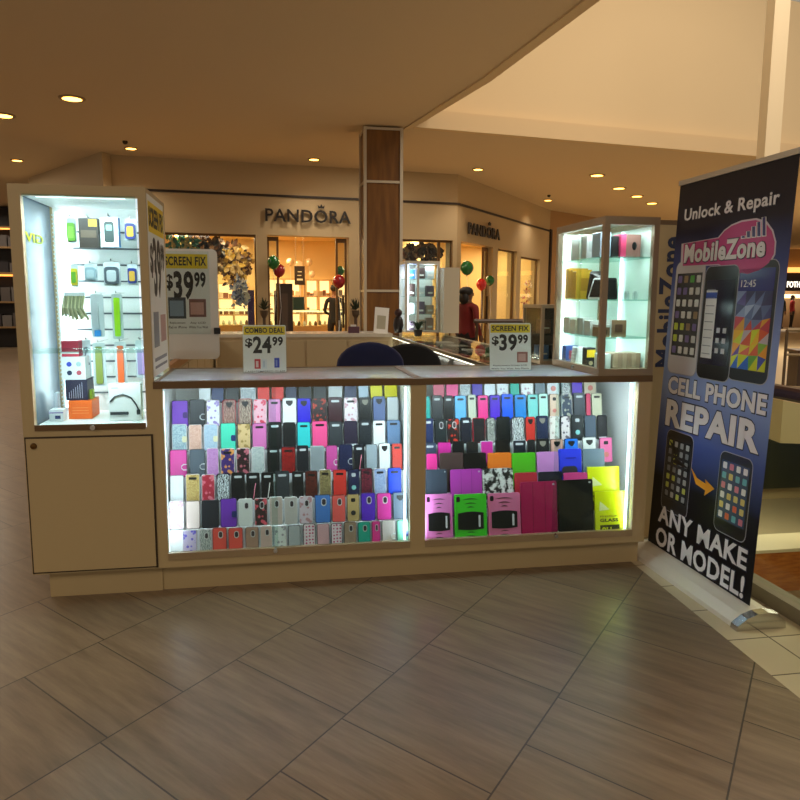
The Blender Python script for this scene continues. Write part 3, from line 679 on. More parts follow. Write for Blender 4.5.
hang('packaged_accessory', 'long clear pack with a bright orange watch strap', 'packaged accessory', 114, 342, 128, 388, .34, blister('f0662a'))
hang('packaged_accessory', 'white pack with purple panel at the right edge of tower', 'packaged accessory', 135, 340, 146, 378, .34, lambda t, W, H: (MB().m(CLEAR).rbox(0, W, 0, .004, 0, H, .01).build('backing_card', t), MB().m(mat('9a86b8', .4)).box(W * .2, W * .9, -.01, 0, H * .1, H * .75).build('product', t), peg(t, W, H)))
def carton_at(name, label, px0, py0, px1, py1, y, d, col, deco=None, cat='box', group=None, z=None):
    a = at_y(px0, py0, y); b = at_y(px1, py1, y); z0 = b.z if z is None else z
    t = thing(name, label, cat, (a.x, y, z0), group); W = b.x - a.x; H = a.z - z0
    MB().m(mat(col, .45)).rbox(0, W, 0, d, 0, H, .002, 1).build('carton', t)
    if deco: deco(t, W, H)
    return t
FLZ = .837
zf = at_y(90, 425, .30).z
c1 = carton_at('product_box', 'orange box at the bottom of the tower display', 68, 401, 93, 426, .28, .16, 'f06a24', lambda t, W, H: MB().m(mat('ff9a5a', .5)).box(W * .15, W * .85, -.001, 0, H * .3, H * .33).box(W * .15, W * .85, -.001, 0, H * .45, H * .48).box(W * .15, W * .85, -.001, 0, H * .6, H * .63).build('printed_lines', t), z=FLZ)
zt = at_y(68, 401, .28).z
def bars(t, W, H):
    mb = MB().m(mat('c8c4d8', .5))
    for k in range(7): mb.box(W * (.15 + .1 * k), W * (.17 + .1 * k), -.001, 0, H * .1, H * (.4 + .08 * k % .5))
    mb.build('printed_bars', t)
carton_at('product_box', 'dark navy box with white lines stacked on the orange box', 65, 380, 88, 401, .30, .14, '2c2a44', bars, z=zt)
zt2 = at_y(65, 380, .30).z
def dots4(t, W, H):
    mb = MB()
    for i, c in enumerate(('3a48c0', 'a8c8cc', '2a3a5a', 'c85a6a')): mb.m(mat(c, .4)).lathe([(W * .11, -.0015), (W * .11, 0)], seg=14, T=Matrix.Translation((W * (.32 + .4 * (i % 2)), -.001, H * (.68 - .38 * (i // 2)))) @ Matrix.Rotation(PI / 2, 4, 'X'))
    mb.build('printed_discs', t)
carton_at('product_box', 'white box with four coloured discs in tower display', 61, 357, 86, 379, .31, .13, 'eef0f2', dots4, z=zt2)
zt3 = at_y(61, 357, .31).z
carton_at('product_box', 'crimson speaker box with white band on top of the stack', 61, 341, 79, 357, .33, .1, 'c42c48', lambda t, W, H: MB().m(WHITE).box(0, W, -.001, 0, H * .18, H * .3).build('band', t), z=zt3)
carton_at('product_box', 'small white box with purple line at bottom left of tower', 49, 410, 64, 426, .22, .07, 'f0f2f6', lambda t, W, H: MB().m(mat('7a5ab0', .4)).box(0, W, -.001, 0, H * .7, H * .78).m(mat('2a3a6a', .4)).box(W * .4, W * .8, -.001, 0, H * .2, H * .5).build('printed_marks', t), z=FLZ)
def phones_(t, W, H):
    mb = MB().m(mat('30363c', .3)); 
    mb.tube([(W * .04, -.004, H * .52), (W * .2, -.004, H * .66), (W * .45, -.004, H * .72), (W * .7, -.004, H * .62), (W * .86, -.004, H * .42), (W * .93, -.004, H * .25)], .004, 6)
    mb.rbox(W * .86, W * .97, -.008, 0, H * .16, H * .3, .004).rbox(W * .03, W * .6, -.005, 0, H * .16, H * .24, .003).m(mat('9aa4ac', .4)).box(W * .1, W * .3, -.001, 0, H * .88, H * .9)
    mb.build('printed_headset', t)
carton_at('headset_box', 'white headset box with a black neckband picture in tower', 108, 384, 142, 426, .20, .05, 'f2f5f8', phones_, z=FLZ)
for i, (x0, y0, x1, c, lb) in enumerate(((54, 393, 59, 'dfe6f2', 'slim white and blue packet leaning at bottom left of tower'), (89, 390, 94, '8aa22c', 'slim olive green packet beside the orange box'))):
    carton_at('product_box', lb, x0, y0, x1, 426, .34, .05, c, z=FLZ)
def pair(t, W, H): MB().m(mat('5a6a74', .4)).ball((W * .5, -.01, H * .75), .012).ball((W * .5, -.01, H * .35), .014).tube([(W * .5, -.01, H * .7), (W * .3, -.01, H * .5), (W * .5, -.01, H * .35)], .003, 5).build('earphones', t)
hang('earphone_pack', 'dark grey earphones hanging beside the crimson box', 'earphones', 82, 340, 92, 376, .40, lambda t, W, H: (MB().m(CLEAR).box(0, W, 0, .003, 0, H).build('backing_card', t), pair(t, W, H), peg(t, W, H)))

# poster on the tower's right side, facing the counter
PF = Frame((XA + .004, .02, 1.07), PI / 2)
t = thing('price_poster', 'tall white screen repair price poster fixed to side of left tower', 'poster', PF.M); W, H = .50, .85
MB().m(PWHITE).box(0, W, 0, .003, 0, H).build('panel', t)
MB().m(YEL).box(.01, W - .01, -.001, 0, H * .80, H * .965).build('header_band', t)
MB().m(INK).text('SCREEN FIX', W * .04, W * .96, H * .83, H * .94, -.001, .001, .035).text('$', W * .04, W * .22, H * .55, H * .74, 0, .0012, .03).text('39', W * .23, W * .70, H * .44, H * .78, 0, .0012, .034).text('99', W * .72, W * .96, H * .60, H * .76, 0, .0012, .04).build('lettering', t)
MB().m(mat('8a94a4', .4)).box(W * .1, W * .42, -.001, 0, H * .16, H * .36).m(mat('c8a0a0', .4)).box(W * .55, W * .9, -.001, 0, H * .18, H * .34).m(mat('8a8a90', .5)).box(W * .1, W * .9, -.001, 0, H * .08, H * .10).box(W * .1, W * .9, -.001, 0, H * .04, H * .055).build('printed_pictures', t)

# ---------------------------------------------------------------- kiosk: two front showcases
def steps(y0): return [(y0 + .062 * k, .165 + .12 * k) for k in range(7)]
def showcase(x0, x1, ox0, ox1, side):
    t = thing('display_showcase', 'lit glass-fronted showcase of phone cases, %s of the two' % side, 'showcase', (x0, 0, 0), 'front showcases of the kiosk'); W = x1 - x0; a = ox0 - x0; b = ox1 - x0
    mb = MB().m(LAM).box(0.0, W, .06, DEP, 0, .134).box(0, W, 0, DEP, .134, .155)
    mb.box(0, a, 0, .035, .134, 1.017).box(b, W, 0, .035, .134, 1.017).box(a, b, 0, .035, .134, .19)
    mb.box(0, .012, .035, DEP, .155, 1.03).box(W - .012, W, .035, DEP, .155, 1.03).box(0, W, DEP - .015, DEP, .155, 1.03)
    mb.build('carcass', t)
    MB().m(RAIL).box(0, W, -.006, .035, 1.017, 1.05).box(0, W, DEP - .03, DEP, 1.03, 1.05).box(0, .02, .035, DEP - .03, 1.03, 1.05).box(W - .02, W, .035, DEP - .03, 1.03, 1.05).build('top_rail', t)
    MB().m(mat('a89272', .3, .3)).box(a, b, -.008, .02, .172, .207).build('door_track', t)
    MB().m(WHITE).box(.012, .018, .036, DEP - .016, .16, 1.02).box(W - .018, W - .012, .036, DEP - .016, .16, 1.02).box(.018, W - .018, DEP - .022, DEP - .016, .16, 1.02).box(.012, W - .012, .036, DEP - .016, .155, .162).build('white_lining', t)
    mid = (a + b) / 2 - (.1 if side == 'left' else -.12)
    MB().m(glass('eef8f6')).box(a, mid + .03, .0, .004, .205, 1.017).build('sliding_pane', t); MB().m(glass('eef8f6')).box(mid, b, .008, .012, .205, 1.017).build('sliding_pane', t)
    MB().m(HAZE).box(.02, W - .02, .035, DEP - .03, 1.040, 1.048).build('glass_top', t)
    MB().m(LED).box(a + .02, b - .02, .022, .034, 1.018, 1.026).build('led_strip', t)
    for x in (a + .003, b - .013): MB().m(LED).box(x - .012, x - .002, .036, .046, .20, 1.0).build('led_strip', t)
    MB().m(CHROME).lathe([(.011, -.01), (.011, .012)], seg=12, T=Matrix.Translation((mid + .015, -.01, .197)) @ Matrix.Rotation(PI / 2, 4, 'X')).build('lock', t)
    st = steps(.05); mb = MB().m(mat('eceef2', .3)); zz = .163
    pts = [(.05 + .062 * 7, zz), (.05 + .062, zz)]
    for y, z in st[1:]: pts += [(y, z)] + [(y + .062, z)]
    q = [(st[1][0], zz)]
    for k in range(1, 7): q += [(st[k][0], st[k][1]), (st[k][0] + .062, st[k][1])]
    q += [(st[6][0] + .062, zz)]
    d = MB().m(mat('eceef2', .3)).prismx(q, .03, W - (.03 if side == 'left' else .14)).build('stepped_riser'); place(d, (x0, 0, 0)); tag(d, 'white stepped display riser inside the %s showcase' % side, 'display stand', 'display risers')
    area('showcase_led', ((x0 + x1) / 2, .045, 1.004), W - .12, 5.4, COOL, (math.radians(22), 0, 0), sy=.02)
    for x, r in ((ox0 + .002, -1), (ox1 - .002, 1)):
        area('showcase_led_side', (x, .05, .6), .015, .8, COOL, (PI / 2, 0, r * math.radians(50)), sy=.75)
    return t
showcase(XA, XM, -.519, .682, 'left'); showcase(XM, XR, .761, 1.912, 'right')

# ---------------------------------------------------------------- phone cases
COL = dict(purple='7a3cc0', dkgrey='34383e', lilac='c9b4e0', brown='8a5a50', pinkrose='e87a9a', pink='e08ac4', white='eef0f2', blue='2a1ed0', dark='241a20', maroon='3a1420', black='14161a', bluegrey='5a6a9a',
           silver='c4c8cc', peach='e0b4a4', sblue='b4c6d8', teal='4accae', gold='c8a870', cyan='30c4c8', hotpink='f05090', dkpurple='2a2238', magenta='d83a9c', slate='56606c', red='d8322c', navy='1e2448', clear='dfe4e8',
           rbright='e84838', coral='f0605a', rose='d8a090', mint='8ad8bc', rosew='eed8d4', violet='5a2ac0', bronze='b08a72', royal='1c5ae8', yellow='e8dc18', redc='e02820', aqua='6ac8d8', skyb='80c0f0', cream='dcd8bc', mblue='1c80d0',
           pmint='b4dcd0', crimson='d03a60', pteal='18b09a', orange='e87820', green='50b820', brn='4a3836', lav='d08ad0', blu='2a3ae0', cpink='e85a80', vmag='c040b8')
def PT(a, b, k='floral', c=None, s=60): return pat(k, hexn(a), hexn(b), s, hexn(c) if c else None)
def hexn(a): return COL.get(a, a)
# shape codes: s = pill camera slot, o = tall oval opening, v = low camera cluster, f = folio with clasp tab, l = folio with pale loop, t = pen stylus, n = plain, r = with round ring stand, b = light band near the foot
LEFT = [
 # (row from top, list of (x0, x1, shape, colour or pattern, words))
 (1, [(198, 211, 'n', 'clear', 'clear frosted phone case'), (211, 224, 'n', '2c3a68', 'navy phone case'), (225, 239, 'n', 'black', 'black phone case'), (240, 256, 'b', ('glitter', 'c8d0d4', '8a98a0'), 'pale grey glitter phone case'), (257, 270, 'n', 'redc', 'plain red phone case'), (271, 284, 'n', 'redc', 'plain red phone case'),
      (285, 297, 'n', 'navy', 'navy phone case'), (298, 312, 'n', 'black', 'black phone case'), (313, 327, 's', 'black', 'black slotted phone case'), (328, 343, 'n', 'silver', 'silver grey phone case'), (344, 357, 'v', '2c3458', 'dark blue phone case'), (358, 369, 'n', 'sblue', 'pale grey blue phone case'), (370, 383, 'n', 'yellow', 'plain yellow phone case'), (384, 398, 'n', 'yellow', 'yellow phone case with small print')]),
 (2, [(171, 188, 'f', 'purple', 'bright purple folio phone case'), (189, 205, 'l', 'dkgrey', 'dark grey folio phone case'), (206, 220, 'n', ('floral', '9a86c8', 'eceaf4'), 'lilac and white patterned phone case'), (222, 236, 'v', ('damask', '6a4038', 'b08a80'), 'brown printed phone case, crimson rim'), (238, 252, 'v', ('damask', '5a4038', 'b8a090'), 'grey brown printed phone case, red rim'),
      (253, 267, 'n', ('floral', 'd83a5a', 'f0b4c4'), 'pink rose print phone case'), (268, 281, 's', 'pink', 'soft pink phone case'), (282, 297, 'v', 'white', 'white phone case with dark camera cluster'), (297, 311, 'v', 'blue', 'vivid blue phone case'), (312, 327, 's', ('floral', 'c04030', '2a1c20'), 'dark phone case with orange flowers'), (328, 343, 's', 'maroon', 'dark maroon phone case'),
      (344, 358, 's', ('floral', 'd09aa8', 'f0e0e8'), 'pale pink floral phone case'), (359, 372, 'v', 'black', 'black phone case with camera cluster'), (373, 386, 'v', 'bluegrey', 'blue grey phone case'), (387, 399, 'n', 'silver', 'silver grey plain phone case')]),
 (3, [(171, 187, 'f', ('glitter', 'b8ccd4', '7a98a8'), 'glitter silver wallet phone case'), (188, 202, 'n', ('glitter', 'e4b8a8', 'c89888'), 'peach glitter phone case'), (203, 218, 'f', ('glitter', 'b4c6d8', '9ab0c8'), 'silver blue glitter folio phone case'), (220, 236, 'f', 'teal', 'teal folio phone case with navy tab'), (237, 251, 'n', ('floral', '9a8048', 'd0b080'), 'gold phone case with dark emblem'), (252, 267, 's', 'd070b0', 'plain pink phone case'),
      (268, 282, 's', 'black', 'black slotted phone case'), (283, 296, 'n', 'black', 'plain black phone case'), (297, 311, 's', 'cyan', 'turquoise phone case'), (312, 328, 's', 'hotpink', 'hot pink phone case'), (329, 343, 's', 'dkgrey', 'dark grey phone case'), (344, 358, 'b', 'dkpurple', 'dark purple phone case with silver foot'), (359, 372, 's', '1e242c', 'black rugged phone case'), (373, 386, 's', 'white', 'white phone case'), (387, 401, 's', '5a7aa4', 'steel blue phone case')]),
 (4, [(169, 187, 'l', 'magenta', 'magenta folio phone case'), (189, 205, 'l', 'slate', 'slate folio phone case'), (206, 219, 'n', ('glitter', 'c890c8', 'b078b4'), 'pink glitter phone case'), (220, 235, 's', ('floral', 'd89048', '3a2468'), 'navy phone case with orange swirl print'), (236, 250, 'n', ('floral', 'c06878', '281418'), 'black phone case with pink floral print'), (251, 265, 'n', ('glitter', 'c4c8c8', '9aa4a4'), 'silver glitter phone case'), (267, 280, 's', 'black', 'black slotted phone case'),
      (281, 296, 's', ('glitter', 'a81c1c', '6a0c10'), 'red glitter phone case'), (297, 309, 's', '1c1e26', 'black matte phone case'), (310, 325, 'n', '8a9298', 'grey phone case, pale rim'), (326, 338, 'l', 'd050a0', 'magenta wallet phone case'), (339, 353, 'l', 'navy', 'navy wallet phone case'), (354, 365, 't', '181a24', 'black phone case with pink stylus'), (366, 378, 'n', '9aa6b0', 'grey translucent phone case'), (379, 391, 'v', 'white', 'white phone case with camera cluster'), (392, 403, 's', 'e83c30', 'bright red phone case')]),
 (5, [(169, 184, 'n', 'clear', 'clear phone case'), (185, 200, 's', ('glitter', 'd8bc78', 'a8884a'), 'gold glitter phone case'), (201, 215, 'n', ('floral', 'e0788a', 'a8283c'), 'red printed phone case'), (216, 230, 'n', ('damask', '20242a', 'dce4ea'), 'black and white damask phone case'), (231, 245, 's', 'black', 'black slotted phone case'), (246, 260, 't', 'black', 'black phone case with pink stylus'), (261, 274, 't', '101216', 'black phone case with pale stylus'), (275, 290, 's', 'dkgrey', 'charcoal phone case'),
      (292, 304, 's', 'black', 'plain black slotted phone case'), (305, 318, 's', ('glitter', '6a2820', '3a1410'), 'dark brown red phone case'), (319, 332, 's', ('glitter', 'a89868', '6a5a38'), 'bronze gold phone case'), (333, 347, 's', 'd83830', 'red phone case'), (348, 360, 'r', 'navy', 'navy dotted phone case'), (361, 373, 's', ('glitter', '8a2840', '2a0c18'), 'maroon glitter phone case'), (374, 387, 's', ('glitter', '7a90c0', 'a8b8d8'), 'light blue glitter phone case'), (388, 402, 's', '1048e8', 'bright blue phone case')]),
 (6, [(168, 184, 'n', ('floral', 'd8b0d0', 'f4f0f4'), 'white floral phone case'), (185, 200, 'n', 'rosew', 'pale rose phone case'), (201, 219, 'n', '282a32', 'wide charcoal phone case'), (220, 237, 'f', 'purple', 'purple folio phone case with navy tab'), (238, 253, 'o', 'dcdedc', 'white clear phone case'), (254, 268, 'o', ('floral', 'e05868', '3a2828'), 'rose print phone case'), (269, 283, 'o', 'c8b4ac', 'rose gold clear phone case'), (284, 298, 'o', 'c4bcb8', 'grey clear phone case'), (299, 313, 'o', ('floral', 'c08a90', 'd8c4d0'), 'pink and lilac floral phone case'),
      (315, 331, 'o', '4a80d0', 'sky blue phone case'), (332, 346, 'o', 'coral', 'coral phone case'), (347, 360, 'r', 'gold', 'gold phone case with black ring'), (361, 376, 'o', 'violet', 'violet phone case'), (377, 392, 'o', 'e840a8', 'vivid pink phone case'), (393, 408, 'v', '6a7a90', 'slate blue phone case')]),
 (7, [(182, 197, 'n', ('floral', '7a6ae0', 'd8c8ee'), 'rainbow floral phone case'), (199, 212, 'o', ('damask', '8a9090', 'c8cccc'), 'grey marble phone case'), (212, 227, 'o', 'f05a50', 'coral red phone case'), (228, 243, 'o', 'f05a50', 'coral red phone case'), (245, 259, 'o', 'b08a78', 'bronze rose phone case'), (260, 273, 'o', 'd8b8b0', 'rose clear phone case'), (274, 287, 'n', ('floral', 'a8a4b0', 'eceef0'), 'white floral phone case'), (288, 301, 'b', 'b8bcc4', 'grey clear phone case with purple foot'), (303, 316, 'n', ('dots', 'c02c70', 'f2dce8'), 'white phone case with pink rings'),
      (317, 330, 'n', 'e0b0bc', 'pale pink phone case'), (331, 343, 'n', ('dots', 'c02c70', 'f2dce8'), 'white phone case with pink rings'), (344, 357, 'o', 'a88c78', 'bronze phone case'), (358, 371, 'o', 'pteal', 'deep teal phone case'), (372, 381, 'o', 'e83898', 'hot pink phone case'), (382, 396, 'l', 'f0e4e4', 'white folio phone case with pale loop'), (397, 409, 'f', 'mint', 'mint folio phone case with blue tab')]),
]
RIGHT = [
 (1, [(433, 445, 'n', 'd86078', 'coral pink phone case'), (446, 459, 'n', 'hotpink', 'hot pink phone case'), (460, 471, 'b', ('glitter', '8a9298', 'd0d6da'), 'grey printed phone case'), (472, 483, 'n', '4a30a8', 'indigo phone case'), (484, 496, 'b', 'dfe4ee', 'white phone case with pale band'), (497, 509, 'n', ('floral', 'b8b0c8', 'eceef2'), 'white floral phone case'), (510, 520, 'n', 'pteal', 'teal phone case'), (521, 534, 'n', ('floral', 'c0a0b0', 'f0f0f0'), 'white rose print phone case'),
      (535, 546, 'n', '6a7884', 'slate phone case'), (547, 560, 'r', 'dcdce0', 'white phone case with grey ring'), (561, 571, 'n', ('glitter', '3a3e44', 'e4e6e8'), 'black and white speckled phone case'), (572, 583, 'n', 'violet', 'violet phone case'), (584, 597, 'r', 'd8c8b0', 'cream gold phone case with ring')]),
 (2, [(424, 431, 'n', '2ab0a8', 'teal phone case'), (432, 443, 's', 'dkgrey', 'dark grey phone case'), (444, 454, 's', 'black', 'black phone case'), (455, 467, 's', '6ab4e8', 'light blue phone case'), (468, 477, 's', 'c8ccb8', 'cream phone case'), (478, 489, 's', 'f03890', 'hot pink phone case'), (490, 501, 's', '5020c8', 'violet phone case'), (502, 514, 's', '1458f0', 'bright blue phone case'), (515, 527, 's', 'mblue', 'mid blue phone case'),
      (528, 539, 's', '7accc8', 'aqua phone case'), (539, 549, 's', 'pmint', 'pale mint phone case'), (550, 560, 'r', 'd8b8a0', 'peach phone case with coral ring'), (562, 573, 's', ('floral', 'a8a898', '2c3a50'), 'dark floral phone case'), (574, 586, 's', '2c3440', 'dark slate phone case'), (587, 591, 'n', 'crimson', 'crimson phone case seen edge-on'), (592, 603, 's', 'd0ccb0', 'cream beige phone case')]),
 (3, [(424, 434, 's', '24305c', 'navy phone case'), (435, 447, 'o', '20282c', 'black phone case with white opening'), (448, 460, 'o', ('floral', 'd03828', '201418'), 'black phone case with red flowers'), (461, 472, 's', '181c2c', 'black navy phone case'), (473, 486, 'n', '1e1a20', 'black phone case with red rim'), (487, 496, 'n', ('glitter', '2a2c2c', 'b8b8b0'), 'black and grey speckled phone case'), (497, 511, 'n', '0e1012', 'tall plain black phone case'), (512, 525, 'n', ('damask', '202224', 'd8dcdc'), 'black and white swirl phone case'),
      (526, 536, 'v', 'c83028', 'red phone case'), (537, 549, 'v', '1c2444', 'navy phone case with camera cluster'), (550, 560, 'n', ('floral', 'b8a8a0', 'e0d8d0'), 'pale floral phone case'), (561, 571, 'n', ('floral', '6a6068', 'dcd0d0'), 'white and grey floral phone case'), (572, 584, 'r', '141a20', 'black phone case with pale badge'), (585, 597, 'b', '38485c', 'slate phone case with white foot'), (598, 608, 'b', '1a1820', 'black phone case with white foot')]),
 (4, [(424, 437, 's', '3c4860', 'slate blue phone case'), (438, 452, 'n', 'd02c98', 'magenta phone case'), (453, 465, 'n', '0c0e14', 'black phone case'), (467, 479, 'n', '16181c', 'matte black phone case'), (481, 494, 'n', 'c82898', 'magenta phone case with silver rim'), (496, 511, 'n', '08080c', 'glossy black phone case'), (513, 527, 's', '141a28', 'black phone case with silver rim'), (528, 536, 'n', '1a1c20', 'narrow black phone case'), (537, 550, 'v', '14161a', 'black phone case with bronze opening'),
      (551, 564, 'v', 'd0a090', 'rose gold phone case'), (565, 579, 'v', '1e78e0', 'blue phone case with dark opening'), (583, 597, 'v', 'e4e4e0', 'white phone case with black opening'), (600, 613, 'r', 'f070a8', 'pink padded phone case')]),
]
ORD = ['first', 'second', 'third', 'fourth', 'fifth', 'sixth', 'seventh', 'eighth', 'ninth', 'tenth', 'eleventh', 'twelfth', 'thirteenth', 'fourteenth', 'fifteenth', 'sixteenth']
ROWN = {1: 'top', 2: 'second', 3: 'third', 4: 'fourth', 5: 'fifth', 6: 'sixth', 7: 'bottom'}
DARKM = mat('101014', .3); SLOTM = mat('c8ccd2', .3)
MESHES = {}
def child(name, mb_fn, key, parent, smooth=False):
    if key in MESHES:
        o = bpy.data.objects.new(name, MESHES[key]); C.objects.link(o); o.parent = parent; return o
    o = mb_fn().build(name, parent, smooth); MESHES[key] = o.data; return o
def rim_of(mt, shape, c, label):
    if 'red rim' in label or 'crimson rim' in label: return mat('b02030', .35)
    if 'silver rim' in label or 'pale rim' in label: return mat('b8bcc0', .3)
    if isinstance(c, tuple): return mat('2a2228', .35) if sum(hexc(c[1])[:3]) < .8 else mat('cfc4c8', .35)
    v = [int(hexn(c)[i:i + 2], 16) for i in (0, 2, 4)]
    if shape == 'o' and min(v) > 120: return mat('e0dcdc', .3)
    k = .62 if sum(v) > 300 else .75
    return mat(''.join('%02x' % int(q * k) for q in v), .35)
def phone_case(x, y, z, W, H, shape, c, label, group, lean, rnd):
    if isinstance(c, tuple): mt = PT(c[1], c[2], c[0]); dark = False
    else: mt = mat(hexn(c), .35); v = hexc(hexn(c)); dark = sum(v[:3]) < .25
    th = .011; key = (round(W, 3), round(H, 3), mt.name, rim_of(mt, shape, c, label).name)
    if ('case',) + key in MESHES: o = bpy.data.objects.new('phone_case', MESHES[('case',) + key]); C.objects.link(o)
    else:
        rim = rim_of(mt, shape, c, label)
        mb = MB().m(rim).rbox(-W / 2, W / 2, 0, th, 0, H, .009, 3)
        e = [f for f in mb.bm.faces if len(f.verts) > 4]
        o = mb.build('phone_case')
        bm = bmesh.new(); bm.from_mesh(o.data); bmesh.ops.bevel(bm, geom=[ed for ed in bm.edges if all(len(f.verts) != 4 for f in ed.link_faces) or any(len(f.verts) > 4 for f in ed.link_faces)], offset=.002, segments=1, affect='EDGES'); bm.to_mesh(o.data); bm.free()
        b2_ = MB().m(mt).rbox(-W / 2 + .0035, W / 2 - .0035, -.0008, .003, .0035, H - .0035, .007, 3); me2 = bpy.data.meshes.new('t'); b2_.bm.to_mesh(me2); b2_.bm.free()
        bm = bmesh.new(); bm.from_mesh(o.data); nf = len(bm.faces); bm.from_mesh(me2); bm.faces.ensure_lookup_table()
        for fc in bm.faces[nf:]: fc.material_index = 1
        bmesh.ops.recalc_face_normals(bm, faces=bm.faces); bm.to_mesh(o.data); bm.free(); o.data.materials.append(mt); bpy.data.meshes.remove(me2)
        MESHES[('case',) + key] = o.data
    tag(o, label, 'phone case', group)
    o.matrix_basis = Matrix.Translation((x, y, z)) @ Matrix.Rotation(-lean, 4, 'X') @ Matrix.Rotation(rnd, 4, 'Y')
    k = key[:2]; sm = SLOTM if dark else DARKM; sk = 'd' if dark else 'l'
    if shape == 's': child('camera_opening', lambda: MB().m(sm).rbox(-W * .28, W * .28, -.0020, 0, H * .80, H * .885, .005), ('s', sk) + k, o)
    elif shape == 'o': child('camera_opening', lambda: MB().m(mat('d8d4d6', .3)).rbox(-W * .10, W * .24, -.0018, 0, H * .60, H * .88, .012).m(mat('3a3038', .3)).rbox(-W * .05, W * .19, -.0024, -.0018, H * .64, H * .85, .009), ('o', sk) + k, o); 
    elif shape == 'v': child('camera_opening', lambda: MB().m(DARKM if not dark else mat('8a8478', .3)).prism([(-W * .24, H * .9), (-W * .24, H * .8), (-.004, H * .7), (.006, H * .7), (W * .24, H * .8), (W * .24, H * .9)], -.0022, 0), ('v', sk) + k, o)
    elif shape == 'f':
        cc = mat('24306a', .4) if (c in ('teal', 'mint', 'purple') and 'tab' in label) else mat('d8cfa8', .4) if isinstance(c, tuple) else mat('3a1a68', .4)
        child('clasp_tab', lambda: MB().m(cc).rbox(W * .18, W * .5, -.004, -.0010, H * .34, H * .56, .008), ('f', cc.name) + k, o)
    elif shape == 'l':
        pts = [(W * .5, -.003, H * .46), (W * .3, -.003, H * .46), (W * .18, -.003, H * .40), (W * .18, -.003, H * .32), (W * .3, -.003, H * .26), (W * .5, -.003, H * .26)]
        child('clasp_loop', lambda: MB().m(mat('e4e6ea', .3)).tube(pts, .0028, 6), ('L',) + k, o)
    elif shape == 't':
        cc = mat('e07a90', .4) if 'pink' in label else mat('e8e4e0', .4)
        child('camera_opening', lambda: MB().m(SLOTM).rbox(-W * .28, W * .28, -.0020, 0, H * .80, H * .885, .005), ('s', 'd') + k, o)
        child('stylus', lambda: MB().m(cc).tube([(W * .02, -.006, 0.01), (W * .2, -.006, H * .62)], .0028, 6), ('t', cc.name) + k, o)
    elif shape == 'r':
        cc = mat('8ad0d0', .3) if dark else mat('2a2a2e', .3) if 'black' in label else mat('d07a70', .3)
        child('ring_stand', lambda: MB().m(cc).lathe([(W * .10, -.002), (W * .20, -.002), (W * .20, .002), (W * .10, .002)], seg=16, T=Matrix.Translation((0, -.002, H * .32)) @ Matrix.Rotation(PI / 2, 4, 'X')), ('r', cc.name) + k, o)
        child('camera_opening', lambda: MB().m(sm).rbox(-W * .18, W * .18, -.0012, 0, H * .72, H * .86, .006), ('ro', sk) + k, o)
    elif shape == 'b':
        cc = mat('5a3aa0', .4) if 'purple foot' in label else mat('e8ecf0', .4)
        child('band', lambda: MB().m(cc).rbox(-W * .4, W * .4, -.0015, 0, H * (.03 if 'foot' in label else .5), H * (.12 if 'foot' in label else .62), .003), ('b', cc.name, 'foot' in label) + k, o)
    return o
LEAN = math.radians(9)
def rows(data, side):
    for row, items in data:
        k = 7 - row; y0, z0 = .05 + .062 * k, .1655 + .12 * k
        items = [i for i in items if i[2]]
        yc = y0 + .008
        for n, (x0, x1, sh, c, wd) in enumerate(items):
            pym = {1: 392, 2: 411, 3: 436, 4: 460, 5: 486, 6: 510, 7: 540}[row]
            a = at_y(x0, pym, yc); b = at_y(x1, pym, yc); W = round(min(max(b.x - a.x - .003, .03), .088), 3)
            H = (.130 if row == 7 else .142) + (.004 if (n * 7 + row) % 3 == 0 else 0)
            xc = (a.x + b.x) / 2
            phone_case(xc, yc, z0 + .001, W, H, sh, c, '%s, %s from left, %s row, %s showcase' % (wd, ORD[n], ROWN[row], side), 'phone cases in the %s row of the %s showcase' % (ROWN[row], side), LEAN, 0)
rows(LEFT, 'left'); rows(RIGHT, 'right')
